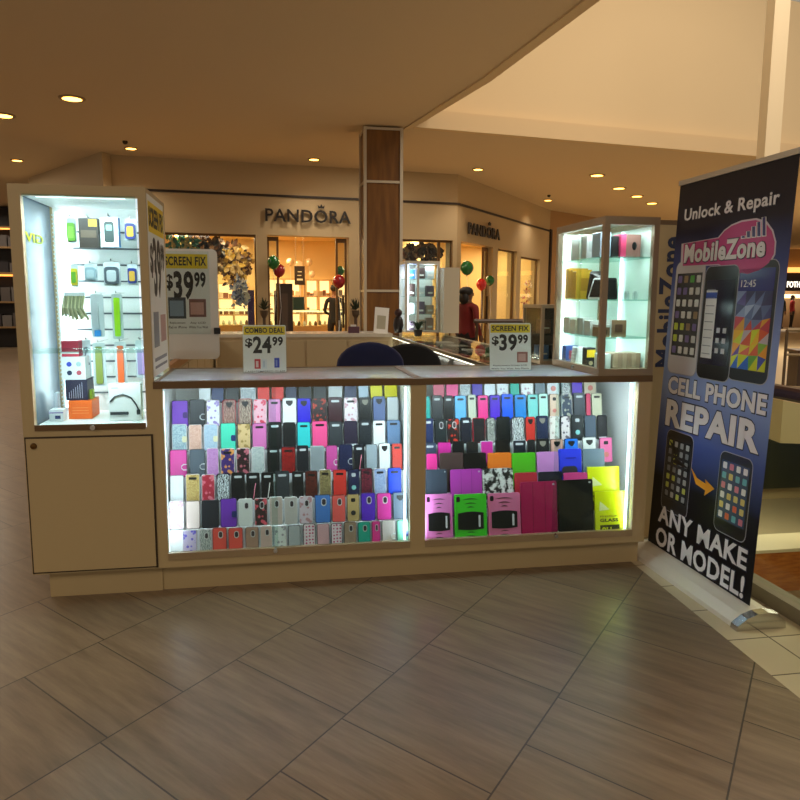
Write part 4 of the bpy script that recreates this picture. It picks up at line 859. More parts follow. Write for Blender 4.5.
# tablet cases on the lower tiers of the right showcase
def tablet(x0, x1, py_top, tier, kind, c, label, dy=0, c2=None):
    y0, z0 = .05 + .062 * tier, .1655 + .12 * tier; yc = y0 + .006 + dy
    a = at_y(x0, py_top, yc + (.058 if tier == 0 else .04)); b = at_y(x1, py_top, yc + (.058 if tier == 0 else .04)); W = b.x - a.x - .004; H = (a.z - z0) / math.cos(LEAN); xc = (a.x + b.x) / 2; th = .012
    mt = PT(c[1], c[2], c[0], c[3] if len(c) > 3 else None, 26) if isinstance(c, tuple) else mat(hexn(c), .35)
    o = MB().m(mt).rbox(-W / 2, W / 2, 0, th, 0, H, .009, 3).build('tablet_case')
    tag(o, label, 'tablet case', 'tablet cases in the right showcase'); o.matrix_basis = Matrix.Translation((xc, yc, z0 + .001)) @ Matrix.Rotation(-LEAN, 4, 'X')
    if kind == 'folio':
        MB().m(mat('1c1418', .5)).box(-W * .17, -W * .165, -.0006, 0, .004, H - .004).box(W * .17, W * .175, -.0006, 0, .004, H - .004).build('fold_crease', o)
        MB().m(SLOTM).rbox(W * .38, W * .44, -.001, 0, H * .93, H * .96, .003).build('camera_opening', o)
    elif kind == 'grip':
        def arc(zc, hw, hh, n=8): return [(-hw + 2 * hw * i / n, zc + hh * math.sin(PI * i / n)) for i in range(n + 1)] + [(hw - 2 * hw * i / n, zc + hh * .35 * math.sin(PI * i / n)) for i in range(1, n)]
        mb = MB().m(mat('101014', .35))
        P = []
        for i in range(9): P.append((-W * .40 + W * .8 * i / 8, H * .60 + H * .03 * math.sin(PI * i / 8)))
        for i in range(9): P.append((W * .40 - W * .8 * i / 8, H * .26 - H * .02 * math.sin(PI * i / 8)))
        mb.prism(P, -.002, 0); mb.build('stand_panel', o)
        MB().m(mat('e8e4ee', .3)).rbox(W * .24, W * .30, -.004, -.002, H * .30, H * .55, .004).build('stand_clip', o)
        mb = MB().m(mat('2a1a24', .4))
        for zc, hw in ((.88, .26), (.79, .20), (.71, .12)): mb.prism(arc(H * zc, W * hw, H * .03), -.001, 0)
        for zc, hw in ((.18, .14), (.10, .20)): mb.prism(arc(H * zc, W * hw, H * .025), -.001, 0)
        mb.build('grip_grooves', o)
        MB().m(mat(hexn(c2 or c), .3)).rbox(-W / 2 - .002, W / 2 + .002, -.001, .0005, -.0005, .008, .003).rbox(-W * .49, -W * .455, -.003, 0, .01, H - .01, .003).rbox(W * .455, W * .49, -.003, 0, .01, H - .01, .003).build('bumper_ridge', o)
        MB().m(DARKM).rbox(-W * .44, -W * .33, -.0015, 0, H * .84, H * .95, .006).build('camera_opening', o)
    elif kind == 'rug':
        MB().m(mat('2a2a30', .4)).rbox(-W * .38, W * .3, -.004, 0, H * .25, H * .55, .02).build('kickstand', o); MB().m(mat('1a1a8a', .4)).box(-W * .2, W * .25, -.001, 0, H * .75, H * .77).build('groove', o)
    return o
tablet(426, 437, 454, 2, 'n', 'f03898', 'hot pink tablet case at the far left of its tier')
tablet(439, 463, 453, 2, 'n', 'brn', 'dark brown tablet case left of the black one')
tablet(463, 486, 453, 2, 'n', '0a0a0c', 'plain black tablet case between the brown and orange ones')
tablet(487, 511, 453, 2, 'n', 'orange', 'bright orange tablet case')
tablet(511, 535, 453, 2, 'n', 'green', 'plain bright green tablet case beside the orange one')
tablet(536, 558, 452, 2, 'n', 'lav', 'lilac pink tablet case right of the green one')
tablet(558, 581, 449, 2, 'rug', 'blu', 'vivid blue rugged tablet case with black kickstand')
tablet(582, 604, 449, 2, 'n', '6a7c8c', 'slate grey tablet case behind the yellow box')
tablet(425, 447, 470, 1, 'folio', '3e4858', 'slate folio tablet case at left, behind the pink grip case')
tablet(450, 482, 470, 1, 'folio', 'vmag', 'violet magenta folio tablet case with three panels')
tablet(482, 513, 469, 1, 'n', ('marble', 'eeeeec', '1a1a1c'), 'black and white abstract print tablet case')
tablet(514, 537, 473, 1, 'n', 'c02c40', 'red tablet case behind the large crimson folio')
tablet(538, 562, 472, 1, 'n', '181c30', 'navy tablet case peeking over the large black folio')
tablet(563, 587, 473, 1, 'n', 'e04890', 'pink tablet case peeking over the large black folio')
tablet(424, 451.5, 494, 0, 'grip', 'e880c8', 'pink grip tablet case at the left corner of right showcase')
tablet(453, 485.5, 494, 0, 'grip', '48d830', 'bright green grip tablet case with black stand panel')
tablet(486.5, 519, 493, 0, 'grip', 'f080b0', 'pink grip tablet case right of the green grip case')
tablet(519.5, 556, 482, 0, 'folio', 'b81058', 'large crimson magenta folio tablet case in front row')
tablet(557, 592, 480, 0, 'folio', '0c0c0c', 'large glossy black folio tablet case in front row')
def glassbox(x0, x1, py, y, z0, H, label):
    a = at_y(x0, py, y); b = at_y(x1, py, y); W = b.x - a.x
    t = thing('screen_protector_box', label, 'box', Matrix.Translation((a.x, y, z0)) @ Matrix.Rotation(-LEAN, 4, 'X'), 'yellow screen protector boxes')
    MB().m(mat('e6ee00', .3)).box(0, W, 0, .014, 0, H).build('carton', t)
    MB().m(mat('3a3a10', .4)).text('PREMIUM', W * .15, W * .7, H * .40, H * .44, 0, .0008, 0).text('GLASS', W * .14, W * .72, H * .29, H * .37, 0, .0008, .04).build('lettering', t)
    mb = MB().m(mat('3a3a10', .4)).box(W * .14, W * .75, -.0008, 0, H * .02, H * .22).m(mat('e6ee00', .3)).text('9H', W * .2, W * .5, H * .03, H * .17, -.0008, .0008, .03); mb.build('hardness_mark', t)
    MB().m(mat('f2f6b0', .3)).prism([(W * .12, H * .55), (W * .45, H * .58), (W * .15, H * .78)], -.001, 0).build('window_shape', t)
    MB().m(mat('8a9010', .3)).lathe([(W * .07, -.001), (W * .09, -.001), (W * .09, 0), (W * .07, 0)], seg=16, T=Matrix.Translation((W * .78, 0, H * .8)) @ Matrix.Rotation(PI / 2, 4, 'X')).build('round_mark', t)
    return t
glassbox(597.5, 629, 500, .055, .1665, .235, 'yellow tempered glass box in the front row at right')
glassbox(590.5, 622, 470, .118, .2865, .24, 'yellow tempered glass box standing behind the front yellow box')

# ---------------------------------------------------------------- right corner display tower on the counter
X0, X1 = 1.683, XR; Z0, Z1 = 1.05, 1.864; YD = .653
t = thing('glass_display_tower', 'glass display tower standing on right front corner of the kiosk counter', 'display cabinet', (X0, 0, Z0)); W = X1 - X0; H = Z1 - Z0
ALT = mat('a08c74', .35, .35)
mb = MB().m(ALT)
for x, y in ((0, 0), (W - .03, 0), (0, YD - .03), (W - .03, YD - .03)): mb.box(x, x + .03, y, y + .03, 0, H)
for z in (0, H - .035): mb.box(0, W, 0, .03, z, z + .035).box(0, .03, 0, YD, z, z + .035).box(W - .03, W, 0, YD, z, z + .035).box(0, W, YD - .03, YD, z, z + .035)
mb.box(0, W, 0, YD, H - .006, H + .004).build('frame', t)
MB().m(mat('e8f2ee', .4)).box(.02, W - .004, .02, YD - .004, 0.0, .012).box(W - .010, W - .004, .03, YD - .03, .03, H - .03).box(.03, W - .03, YD - .012, YD - .004, .03, H - .03).build('white_lining', t)
MB().m(GLS2).box(.03, W - .03, .010, .015, .035, H - .035).build('front_pane', t)
MB().m(GLS).box(.004, .009, .03, YD * .52, .035, H - .035).build('side_door_pane', t); MB().m(GLS).box(.012, .017, YD * .48, YD - .03, .035, H - .035).build('side_door_pane', t)
shz = [at_y(630, py, .12).z - Z0 for py in (257.5, 299.6, 336.8)]
for z in shz: MB().m(glass('dcf0ea')).box(.02, W - .012, .04, YD - .02, z - .006, z).build('glass_shelf', t)
MB().m(LED).box(.034, .044, YD - .05, YD - .036, .04, H - .04).build('led_strip', t)
MB().m(LED).box(W - .03, W - .018, YD * .55, YD * .55 + .012, .04, H - .04).build('led_strip', t)
MB().m(CHROME).lathe([(.01, -.01), (.01, .01)], seg=10, T=Matrix.Translation((-.004, YD * .5, .018)) @ Matrix.Rotation(PI / 2, 4, 'Y')).build('lock', t)
area('display_tower_led_fill', (X0 + W / 2, .30, Z1 - .045), .22, 1.3, (.9, 1, .98), sy=.5)
for zz in [Z1 - .05] + [Z0 + z - .012 for z in sorted(shz)]: area('display_tower_led_fill', (X0 + W / 2, .045, zz), .2, .38, (.9, 1, .98), (math.radians(35), 0, 0), sy=.012)  # lamps added to light the fronts of the goods
for zz in [Z1 - .05] + [Z0 + z - .012 for z in sorted(shz)]: area('display_tower_led_fill', (X0 + .035, .35, zz), .012, .38, (.9, 1, .98), (0, math.radians(-35), 0), sy=.45)  # more added lamps, for the goods along the side glass
area('display_tower_led_side', (X0 + .05, YD - .06, (Z0 + Z1) / 2), .02, .9, (.9, 1, .98), (PI / 2, 0, math.radians(-20)), sy=.7)
area('display_tower_led_low', (X0 + W / 2, .30, Z0 + shz[2] - .02), .2, .4, (.9, 1, .98), sy=.3)
S = [Z0 + .0125] + [Z0 + z + .0005 for z in sorted(shz)]
def bx(name, label, x, y, z, w_, d_, h_, col, deco=None, group=None, rz=0, lean=0, cat='box'):
    t = thing(name, label, cat, Matrix.Translation((x, y, z)) @ Matrix.Rotation(rz, 4, 'Z') @ Matrix.Rotation(-lean, 4, 'X'), group)
    MB().m(mat(col, .45)).rbox(0, w_, 0, d_, 0, h_, .003, 1).build('carton', t)
    if deco: deco(t, w_, h_)
    return t
def pic(col): return lambda t, W, H: MB().m(mat(col, .4)).rbox(W * .25, W * .75, -.001, 0, H * .3, H * .75, .004).build('printed_picture', t)
# top shelf
bx('product_box', 'blue and white striped box on top shelf of corner tower', 1.715, .12, S[3], .06, .1, .13, 'c4d6f0', lambda t, W, H: MB().m(mat('3a58c0', .4)).box(.01, .02, -.001, 0, .01, H - .01).box(.03, .038, -.001, 0, .01, H - .01).build('stripes', t))
bx('product_box', 'black box beside the bright pink box in corner tower', 1.785, .12, S[3], .035, .08, .11, '1c1a1e')
bx('product_box', 'bright pink box on top shelf of corner tower', 1.823, .10, S[3], .03, .09, .12, 'f0487a')
bx('product_box', 'rosy brown box with dark oval on top shelf of corner tower', 1.856, .12, S[3], .09, .1, .12, '9a6a62', lambda t, W, H: MB().m(DARKM).ball((W * .6, 0, H * .5), .014, .002, .022, 10).build('printed_oval', t))
bx('product_box', 'pair of pale boxes at the back of the top shelf', 1.73, .42, S[3], .1, .12, .14, 'dfe8e6', pic('b8c8c8'))
bx('product_box', 'narrow white box at the middle of the top shelf', 1.72, .30, S[3], .05, .08, .13, 'eef2f0', pic('c8d4d2'))
# second shelf
def tabl(label, x, y, z, w_, h_, col, rim, rz=0, lean=.3):
    t = thing('tablet', label, 'tablet', Matrix.Translation((x, y, z)) @ Matrix.Rotation(rz, 4, 'Z') @ Matrix.Rotation(-lean, 4, 'X'))
    MB().m(mat(rim, .3)).rbox(0, w_, 0, .008, 0, h_, .01).build('body', t); MB().m(mat(col, .1)).rbox(w_ * .07, w_ * .93, -.0008, 0, h_ * .1, h_ * .9, .003).build('screen', t)
tabl('black tablet standing upright on second shelf behind front glass', 1.745, .10, S[2], .072, .115, '14181a', '101214', .0, .15)
tabl('white tablet leaning near the side glass of corner tower', 1.70, .22, S[2], .10, .13, '1a2024', 'eceef0', -1.0, .45)
tabl('black tablet leaning behind the white tablet', 1.72, .12, S[2] + .002, .12, .175, '101214', '181a1e', -1.15, .75) if False else tabl('black tablet leaning behind the white tablet', 1.74, .33, S[2] + .002, .10, .165, '101214', '181a1e', -.75, .35)
for i in range(3):
    bx('yellow_box', 'yellow product box on second shelf of corner tower, %s of three from the front' % ORD[i], 1.725, .44 + .055 * i, S[2], .12, .05, .16 + .01 * i, 'e0a818', pic('b88010'), 'yellow product boxes')
for i in range(4):
    o = MB().m(mat('cfdcdc', .2)).lathe([(.010, 0), (.010, .035), (.006, .045)], seg=10).build('small_jar'); place(o, (1.865 + .024 * i, .10 + .03 * (i % 2), S[2]))
    tag(o, 'small clear accessory tube at right of the second shelf, %s from left' % ORD[i], 'accessory', 'clear accessory tubes in the corner tower')
# third shelf
bx('product_box', 'smaller kraft brown box with white lid on third shelf', 1.715, .09, S[1], .065, .08, .052, '9a7658', lambda t, W, H: (MB().m(WHITE).box(-.001, W + .001, -.001, .081, H, H + .014).build('lid', t), pic('6a4a38')(t, W, H)))
bx('product_box', 'larger kraft brown box with white edge on third shelf', 1.785, .09, S[1], .085, .08, .09, '9a7658', lambda t, W, H: (MB().m(WHITE).box(-.008, 0, -.001, .081, 0, H).build('white_edge', t), pic('6a4a38')(t, W, H)))
for i in range(4):
    bx('product_box', 'white boxed charger along side glass, third shelf, %s from the front' % ORD[i], 1.715, .20 + i * .10, S[1], .07, .085, .085 + .01 * (i % 2), 'e4ecea', pic('aabab8'), 'white boxes along the side of the corner tower')
# bottom
for i in range(6):
    bx('slim_box', 'kraft slim box in the row at bottom of corner tower, %s from left' % ORD[i], 1.80 + i * .0262, .08, S[0], .025, .12, .10, 'a88a72' if i % 2 else 'b89c84', None, 'kraft slim boxes')
bx('white_envelope_box', 'tilted white box at the bottom left of corner tower', 1.722, .08, S[0] + .006, .03, .1, .09, 'f0f4f2', None, None, -.15)
bx('white_envelope_box', 'white box standing between the tilted one and kraft boxes', 1.762, .09, S[0], .028, .1, .095, 'e8eeec')
for i in range(6):
    bx('white_case', 'thin white box in the leaning stack by the side glass, %s up' % ORD[i], 1.72 + .002 * i, .40, S[0] + .0185 * i, .08, .07, .018, 'eef2f2', None, 'stack of thin white boxes')
bx('product_box', 'yellow and black gadget box by the side glass, bottom of corner tower', 1.715, .23, S[0], .05, .06, .12, '24282c', lambda t, W, H: (MB().m(YEL).box(0, W, -.001, 0, H * .55, H * .9).build('yellow_label', t), MB().m(mat('d8c9a0', .4)).ball((W * .5, 0, H * .28), .012, .002, .012, 10).build('round_print', t)))
bx('product_box', 'blue and red patterned box at far back bottom of corner tower', 1.72, .54, S[0], .08, .06, .11, '4a64b8', pic('c05a6a'))

# side sign panel with vertical shop name, right of the corner tower
LF = Frame((2.0, .45, 0), 0)
x1_, _ = LF.px(676, 300)
t = thing('side_sign_panel', 'tall beige panel with dark blue vertical lettering beside the corner tower', 'sign', LF.M)
MB().m(LAM).box(-.012, .34, 0, .06, 0, 1.88).m(RAIL).box(-.012, .34, -.004, .064, 1.88, 1.905).build('panel', t)
a0 = LF.px(655, 367); a1 = LF.px(671, 240)
T = Matrix.Translation((a0[0] + .13, 0, a0[1])) @ Matrix(((0, 0, -1, 0), (0, 1, 0, 0), (1, 0, 0, 0), (0, 0, 0, 1)))
MB().m(mat('14204a', .4)).text('MobileZone', 0, a1[1] - a0[1] + .02, 0, .13, -.0, .002, .03, T).build('lettering', t)

# ---------------------------------------------------------------- wings, back counter
t = thing('side_counter', 'long beige counter running back from the left tower', 'counter', (XL, .62, 0)); L_ = 4.1; W = .55
MB().m(LAM).box(0, W - .03, .0, L_, .1, 1.02).box(.04, W - .06, .02, L_, 0, .1).build('carcass', t)
MB().m(mat('b5793f', .35)).box(W - .035, W, 0, L_, 1.0, 1.05).build('wood_edge', t)
MB().m(mat('dfe2e0', .12)).box(0, W - .036, 0, L_, 1.02, 1.045).build('worktop', t)
for k in range(6): MB().m(mat('cdb48a', .4)).box(W - .03, W - .018, .06 + k * .67, .68 + k * .67, .14, .97).build('door', t)
t = thing('back_counter', 'beige counter closing the back of the kiosk', 'counter', (-.58, 4.3, 0)); W = 1.87
MB().m(mat('d8c4a0', .4)).box(0, W, .02, .6, .1, 1.03).box(.02, W, .06, .55, 0, .1).build('carcass', t)
MB().m(mat('e6dfd0', .25)).box(0, W, -.0, .62, 1.03, 1.065).build('worktop', t)
for k in range(4): MB().m(mat('c9b590', .4)).box(.04 + k * .45, .47 + k * .45, .005, .02, .14, .99).build('door', t)
t = thing('side_counter', 'pale counter with glass top and light strip on the right side', 'counter', (1.30, .72, 0)); L_ = 4.1; W = XR - 1.30
MB().m(mat('d8ccb4', .4)).box(.02, W, 0, L_, .1, .80).box(.05, W, 0, L_, 0, .1).box(W - .02, W, 0, L_, .8, 1.03).build('carcass', t)
for k in range(6): MB().m(mat('e2d8c2', .4)).box(.008, .02, .04 + k * .67, .67 + k * .67, .13, .79).build('door', t)
MB().m(mat('1c1a1a', .5)).box(.05, W - .025, .01, L_ - .01, .80, .806).box(W - .03, W - .022, .01, L_ - .01, .806, 1.02).build('dark_lining', t)
MB().m(ALU).box(0, .02, 0, L_, 1.02, 1.045).box(0, .02, 0, L_, .8, .82).build('rail', t)
MB().m(GLS).box(.006, .012, 0, L_, .82, 1.02).box(.0, W - .02, 0, L_, 1.03, 1.04).build('glass_case', t)
MB().m(mat('ffffff', .5, em=4, emc='fff2d8')).box(.022, .04, 0.02, L_ - .02, 1.005, 1.02).build('led_strip', t)
area('counter_led', (1.345, .72 + L_ / 2, 1.0), .02, 10, (1, .95, .85), (0, math.radians(-25), 0), sy=L_ - .1)
# dark bags stored in the right counter
PN = ['first', 'second', 'third', 'fourth', 'fifth', 'sixth']
for i in range(6):
    for k, (x, c, st_, w1) in enumerate(((1.38, ['1c1818', '241414', '18181c', '3a1818', '202024', '141416'][i], '8a2020', 'inner'), (1.68, ['141416', '1e1e22', '281818', '161618', '1a1c20', '201818'][i], 'b0a8a0', 'outer'))):
        o = MB().m(mat(c, .6)).rbox(0, .26, 0, .40, 0, .16 + .02 * ((i + k) % 2), .03).m(mat(st_, .5)).box(.03, .23, -.003, .0, .09, .11).box(.04, .2, .06, .3, .165, .182).build('storage_pouch')
        place(o, (x, .95 + .58 * i, .8065)); tag(o, 'dark pouch with %s stripe in right glass counter, %s row, %s from the front' % ('red' if k == 0 else 'grey', w1, PN[i]), 'pouch', 'dark pouches in the right glass counter')
# dark barrier rail in front of the angled storefront
pa, pb = at_y(474, 321, 8.2), at_y(552, 322, 8.2)
t = thing('barrier_rail', 'dark horizontal barrier rail in front of the angled storefront', 'railing', (pa.x, 8.2, 0))
MB().m(mat('3a2416', .4)).tube([(0, 0, pa.z), (pb.x - pa.x + 2, 0, pa.z)], .035).build('rail', t)
for k in range(4): MB().m(mat('3a2416', .4)).tube([(.05 + k * (pb.x - pa.x + 1.9) / 3, 0, 0), (.05 + k * (pb.x - pa.x + 1.9) / 3, 0, pa.z)], .025).build('post', t)
# small glass case on the right counter, behind the small price sign
t = thing('small_glass_case', 'small aluminium glass case left of the corner tower', 'display cabinet', (1.66, .80, 1.0415)); W, D_, H = .30, .35, .37
mb = MB().m(mat('a89a84', .35, .4))
for x, y in ((0, 0), (W - .02, 0), (0, D_ - .02), (W - .02, D_ - .02)): mb.box(x, x + .02, y, y + .02, 0, H)
mb.box(0, W, 0, D_, H - .02, H).box(0, W, 0, D_, 0, .02).build('frame', t)
MB().m(mat('3a322c', .5)).box(.02, W, D_ - .01, D_ - .004, .02, H - .02).build('back_panel', t)
MB().m(GLS).box(.02, W - .02, .006, .01, .02, H - .02).box(.004, .008, .02, D_ - .02, .02, H - .02).build('glass_panes', t)
MB().m(GLS2).box(.01, W - .01, .02, D_ - .02, .18, .185).build('glass_shelf', t)
for i, (x, z, c, lb) in enumerate(((.03, .0205, '4a6a9a', 'blue camera box in the small glass case, bottom'), (.12, .0205, '2a2422', 'dark lens box in the small glass case, bottom'), (.04, .186, '6a4a3a', 'brown watch box on shelf of the small glass case'), (.14, .186, '3a3e44', 'grey watch box on shelf of the small glass case'))):
    o = MB().m(mat(c, .4)).box(0, .07, 0, .08, 0, .09).m(mat('c9c2b4', .4)).box(.01, .06, -.001, 0, .03, .04).build('product_box'); place(o, (1.66 + x, .92, 1.0415 + z)); tag(o, lb, 'box')

# ---------------------------------------------------------------- counter-top price signs
def price_sign(label, M, W, H, head, big, small, foot, pics, M2=None, bold=.034):
    t = thing('price_sign', label, 'sign', M)
    MB().m(PWHITE).rbox(0, W, 0, .003, .006, H, W * .04).build('paper', t)
    MB().m(YEL).box(W * .02, W * .98, -.0006, 0, H * .80, H * .975).build('header_band', t)
    mb = MB().m(INK).text(head, W * .05, W * .95, H * .835, H * .945, -.0006, .0006, .03)
    mb.text('$', W * .05, W * .22, H * .53, H * .73, 0, .0008, .03).text(big, W * .23, W * .66, H * .42, H * .77, 0, .0008, bold).text(small, W * .68, W * .93, H * .57, H * .76, 0, .0008, .04)
    for s, x0, x1, z0, z1 in foot: mb.text(s, W * x0, W * x1, H * z0, H * z1, 0, .0006, .01)
    mb.build('lettering', t)
    for i, (c, x0, x1, z0, z1, c2) in enumerate(pics): MB().m(mat(c, .4)).box(W * x0, W * x1, -.0008, 0, H * z0, H * z1).m(mat(c2, .4)).box(W * (x0 + .03), W * (x1 - .05), -.0014, -.0008, H * (z0 + .03), H * (z1 - .04)).build('printed_picture', t)
    MB().m(glass('f8fcfc')).box(-.003, W + .003, -.004, -.002, 0, H + .004).box(-.003, W + .003, -.004, .09, 0, .003).build('acrylic_holder', t)
    return t
a = at_y(243.5, 372, .33); b = at_y(286.5, 372, .33); z1 = at_y(265, 325, .33).z
price_sign('combo deal price sign standing on the left glass countertop', Matrix.Translation((a.x, .33, 1.0505)) @ Matrix.Rotation(math.radians(-6), 4, 'X'), b.x - a.x, z1 - 1.0505, 'COMBO DEAL', '24', '99', [('CASE+TEMPERED GLASS', .03, .97, .02, .06)],
           [('d03040', .26, .40, .10, .30, 'f0d0d0'), ('e8eef4', .43, .55, .10, .30, 'c8d4e4'), ('3048c0', .72, .84, .12, .32, '8090e0')])
a = at_y(490, 371, .30); b = at_y(531, 371, .30); z1 = at_y(512, 323, .30).z
price_sign('small screen fix price sign on the right glass countertop', Matrix.Translation((a.x, .30, 1.0505)) @ Matrix.Rotation(math.radians(-6), 4, 'X'), b.x - a.x, z1 - 1.0505, 'SCREEN FIX', '39', '99', [('Replacement Screen LCD', .08, .9, .10, .135), ('While You Wait, Any Phone', .03, .95, .03, .07)],
           [('a87068', .66, .92, .18, .40, 'd8a8a0')])
zb = at_y(190, 334, 1.35).z; YP = 1.35
a = at_y(163.5, 300, YP); b = at_y(209.5, 300, YP); e = at_y(218, 300, YP); z1 = at_y(190, 252, YP).z; W = e.x - a.x
t = price_sign('large screen fix price sign in white frame on the left side counter', Matrix.Translation((a.x, YP, zb)), b.x - a.x, z1 - zb, 'SCREEN FIX', '39', '99', [('Replacement', .12, .46, .12, .15), ('iPad or iPhone', .08, .48, .07, .10), ('Any LCD', .56, .9, .12, .15), ('While You Wait', .53, .95, .07, .10)],
           [('3c444c', .10, .48, .19, .45, '8aa0b8'), ('8a5a54', .55, .92, .21, .43, 'd8a49a')])
MB().m(WHITE).rbox(-.01, W, .005, .03, 1.0462 - zb, z1 - zb + .02, .03).build('backing_stand', t)
MB().m(BLACK).box(W - .03, W + .01, -.02, .004, .0, .04).build('clip', t)
# chairs
def chair(label, x, y, col, rz, h, w=.23):
    t = thing('office_chair', label, 'chair', Matrix.Translation((x, y, 0)) @ Matrix.Rotation(rz, 4, 'Z'))
    P = [(-w, h - .42), (-w * 1.02, h - .2)] + [(-w * math.cos(PI * i / 12), h - .16 + .16 * math.sin(PI * i / 12)) for i in range(0, 13)] + [(w * 1.02, h - .2), (w, h - .42)]
    o = MB().m(mat(col, .75)).prism(P, -.035, .04).build('backrest', t)
    bv = o.modifiers.new('b', 'BEVEL'); bv.width = .018; bv.segments = 3
    o = MB().m(mat(col, .75)).prismz(rr(-.24, .24, .0, .46, .08), .46, .54).build('seat', t); bv = o.modifiers.new('b', 'BEVEL'); bv.width = .02; bv.segments = 3
    MB().m(BLACK).tube([(0, -.0, h - .35), (0, -.05, .6), (0, .1, .46)], .02).build('back_support', t)
    MB().m(CHROME).lathe([(.025, .1), (.025, .46)], (0, .23, 0), 12).build('gas_lift', t)
    for k in range(5):
        a = 2 * PI * k / 5; e = Vector((.27 * math.cos(a), .23 + .27 * math.sin(a), .075))
        l = MB().m(BLACK).tube([(0, .23, .11), e], .02, 8, r2=.014).build('base_arm', t)
        MB().m(BLACK).lathe([(.02, -.02), (.027, -.01), (.027, .01), (.02, .02)], seg=12, T=Matrix.Translation((e.x, e.y, .029)) @ Matrix.Rotation(PI / 2, 4, 'X') @ Matrix.Rotation(0, 4, 'Y')).tube([(e.x, e.y, .05), e], .01, 6).build('caster', l)
p = at_y(370.5, 355, 1.35); chair('dark blue office chair behind the left glass counter', p.x, 1.35, '141c4c', .05, at_y(370, 342, 1.35).z)
p = at_y(408, 355, 1.75); chair('black office chair right of the blue one', p.x + .03, 1.85, '15151c', -.12, at_y(408, 344, 1.8).z, .24)

# back counter goods: tower, white panel, card holder, vase, small things
YB = 4.55; ZB = 1.0655
a = at_y(405, 345, YB); b = at_y(439, 345, YB); zt = at_y(420, 261, YB).z
t = thing('glass_display_tower', 'white framed glass display tower on the back counter', 'display cabinet', (a.x, YB, ZB)); W = b.x - a.x; H = zt - ZB
mb = MB().m(mat('ded8cc', .4))
for x in (0, W * .34, W - .025): mb.box(x, x + .025, 0, .025, 0, H)
mb.box(0, .02, .38, .4, 0, H).box(W - .02, W, .38, .4, 0, H).box(0, W, 0, .4, H - .03, H).box(0, W, 0, .4, 0, .02).build('frame', t)
MB().m(WHITE).box(.02, W - .02, .385, .39, .02, H - .03).build('back_panel', t)
MB().m(LED).box(.03, .045, .03, .045, .03, H - .04).build('led_strip', t)
for k in range(1, 4): MB().m(GLS2).box(.02, W - .02, .03, .38, H * k / 4, H * k / 4 + .006).build('glass_shelf', t)
MB().m(GLS).box(.02, W - .02, .008, .012, .02, H - .03).build('door_pane', t)
area('back_tower_led', (a.x + W / 2, YB + .15, zt - .05), W * .8, 2.6, COOL, sy=.2)
area('back_tower_led', (a.x + .055, YB + .06, ZB + H / 2), .02, 2.0, COOL, (PI / 2, 0, 0), sy=H * .9)
BC = ['c8b8a8', '6a5a6a', '3a78d0', 'b09080', 'd0dcdc', '8a8a90', 'c0a890', '4a3a38']; bd = ['beige', 'mauve', 'blue', 'tan', 'pale', 'grey', 'sand', 'dark']
n = 0
for r in range(4):
    for k in range(3):
        c = (r * 3 + k * 5 + 1) % 8; o = MB().m(mat(BC[c], .45)).box(0, .085, 0, .1, 0, .10 + .02 * ((r + k) % 3)).m(mat('e8e4dc', .4)).box(.015, .07, -.001, 0, .03, .05).build('product_box')
        place(o, (a.x + .045 + (0 if k == 0 else W * .34 - .02 + (k - 1) * .105), YB + .10, ZB + (H * r / 4 + .0065 if r else .0205)))
        tag(o, '%s box on the %s shelf of back counter tower, %s from left' % (bd[c], ['lowest', 'second', 'third', 'top'][r], ORD[k]), 'box', 'boxes in the back counter tower')
a = at_y(440, 345, 4.5); b = at_y(455, 345, 4.5); z1 = at_y(447, 268, 4.5).z
o = MB().m(mat('cfc4ae', .4)).box(0, b.x - a.x, 0, .4, 0, z1 - ZB).build('white_cabinet'); place(o, (a.x + .005, 4.36, ZB)); tag(o, 'plain pale cabinet right of the tower on back counter', 'cabinet')
a = at_y(373, 332, 4.40); b = at_y(387, 332, 4.40)
t = thing('tilted_card_stand', 'white card on a stand on the back counter before the column', 'sign', Matrix.Translation((a.x, 4.36, ZB + .006)) @ Matrix.Rotation(-.25, 4, 'X') @ Matrix.Rotation(.1, 4, 'Y'))
MB().m(PWHITE).box(0, b.x - a.x, 0, .006, 0, .29).build('card', t); MB().m(mat('b8b4a0', .5)).box(.03, b.x - a.x - .03, -.001, 0, .05, .2).build('printed_area', t); MB().m(GLS).box(0, b.x - a.x, 0, .12, 0, .004).build('foot', t)
a = at_y(395, 332, 4.42)
t = thing('dark_vase', 'small dark ornament on the back counter right of the card', 'ornament', (a.x + .05, 4.5, ZB)); MB().m(mat('241c20', .4)).lathe([(.04, 0), (.06, .08), (.05, .15), (.03, .18)], seg=16).build('body', t, True); MB().m(mat('3a1a1c', .4)).ball((0, 0, .22), .045).build('top', t, True)
a = at_y(349, 334, 4.4)
t = thing('tissue_box', 'small patterned box at left end of items on back counter', 'box', (a.x, 4.45, ZB)); MB().m(mat('5a3a4a', .5)).box(0, .12, 0, .1, 0, .07).build('carton', t); MB().m(WHITE).box(.03, .09, .03, .07, .07, .09).build('tissue', t)
a = at_y(431, 352, 3.9)
t = thing('green_plant', 'small dark green plant at the end of the right counter', 'plant', (1.55, 4.2, 1.0415))
MB().m(mat('2a241c', .5)).lathe([(.04, 0), (.05, .07)], seg=12).build('pot', t)
mb = MB().m(mat('1c3a24', .6))
for k in range(26):
    a_ = random.uniform(0, 6.28); r_ = random.uniform(.04, .13); mb.tube([(0, 0, .06), (r_ * .5 * math.cos(a_), r_ * .5 * math.sin(a_), .15), (r_ * math.cos(a_), r_ * math.sin(a_), .12 + random.uniform(-.03, .05))], .007, 4, r2=.001)
mb.build('foliage', t)
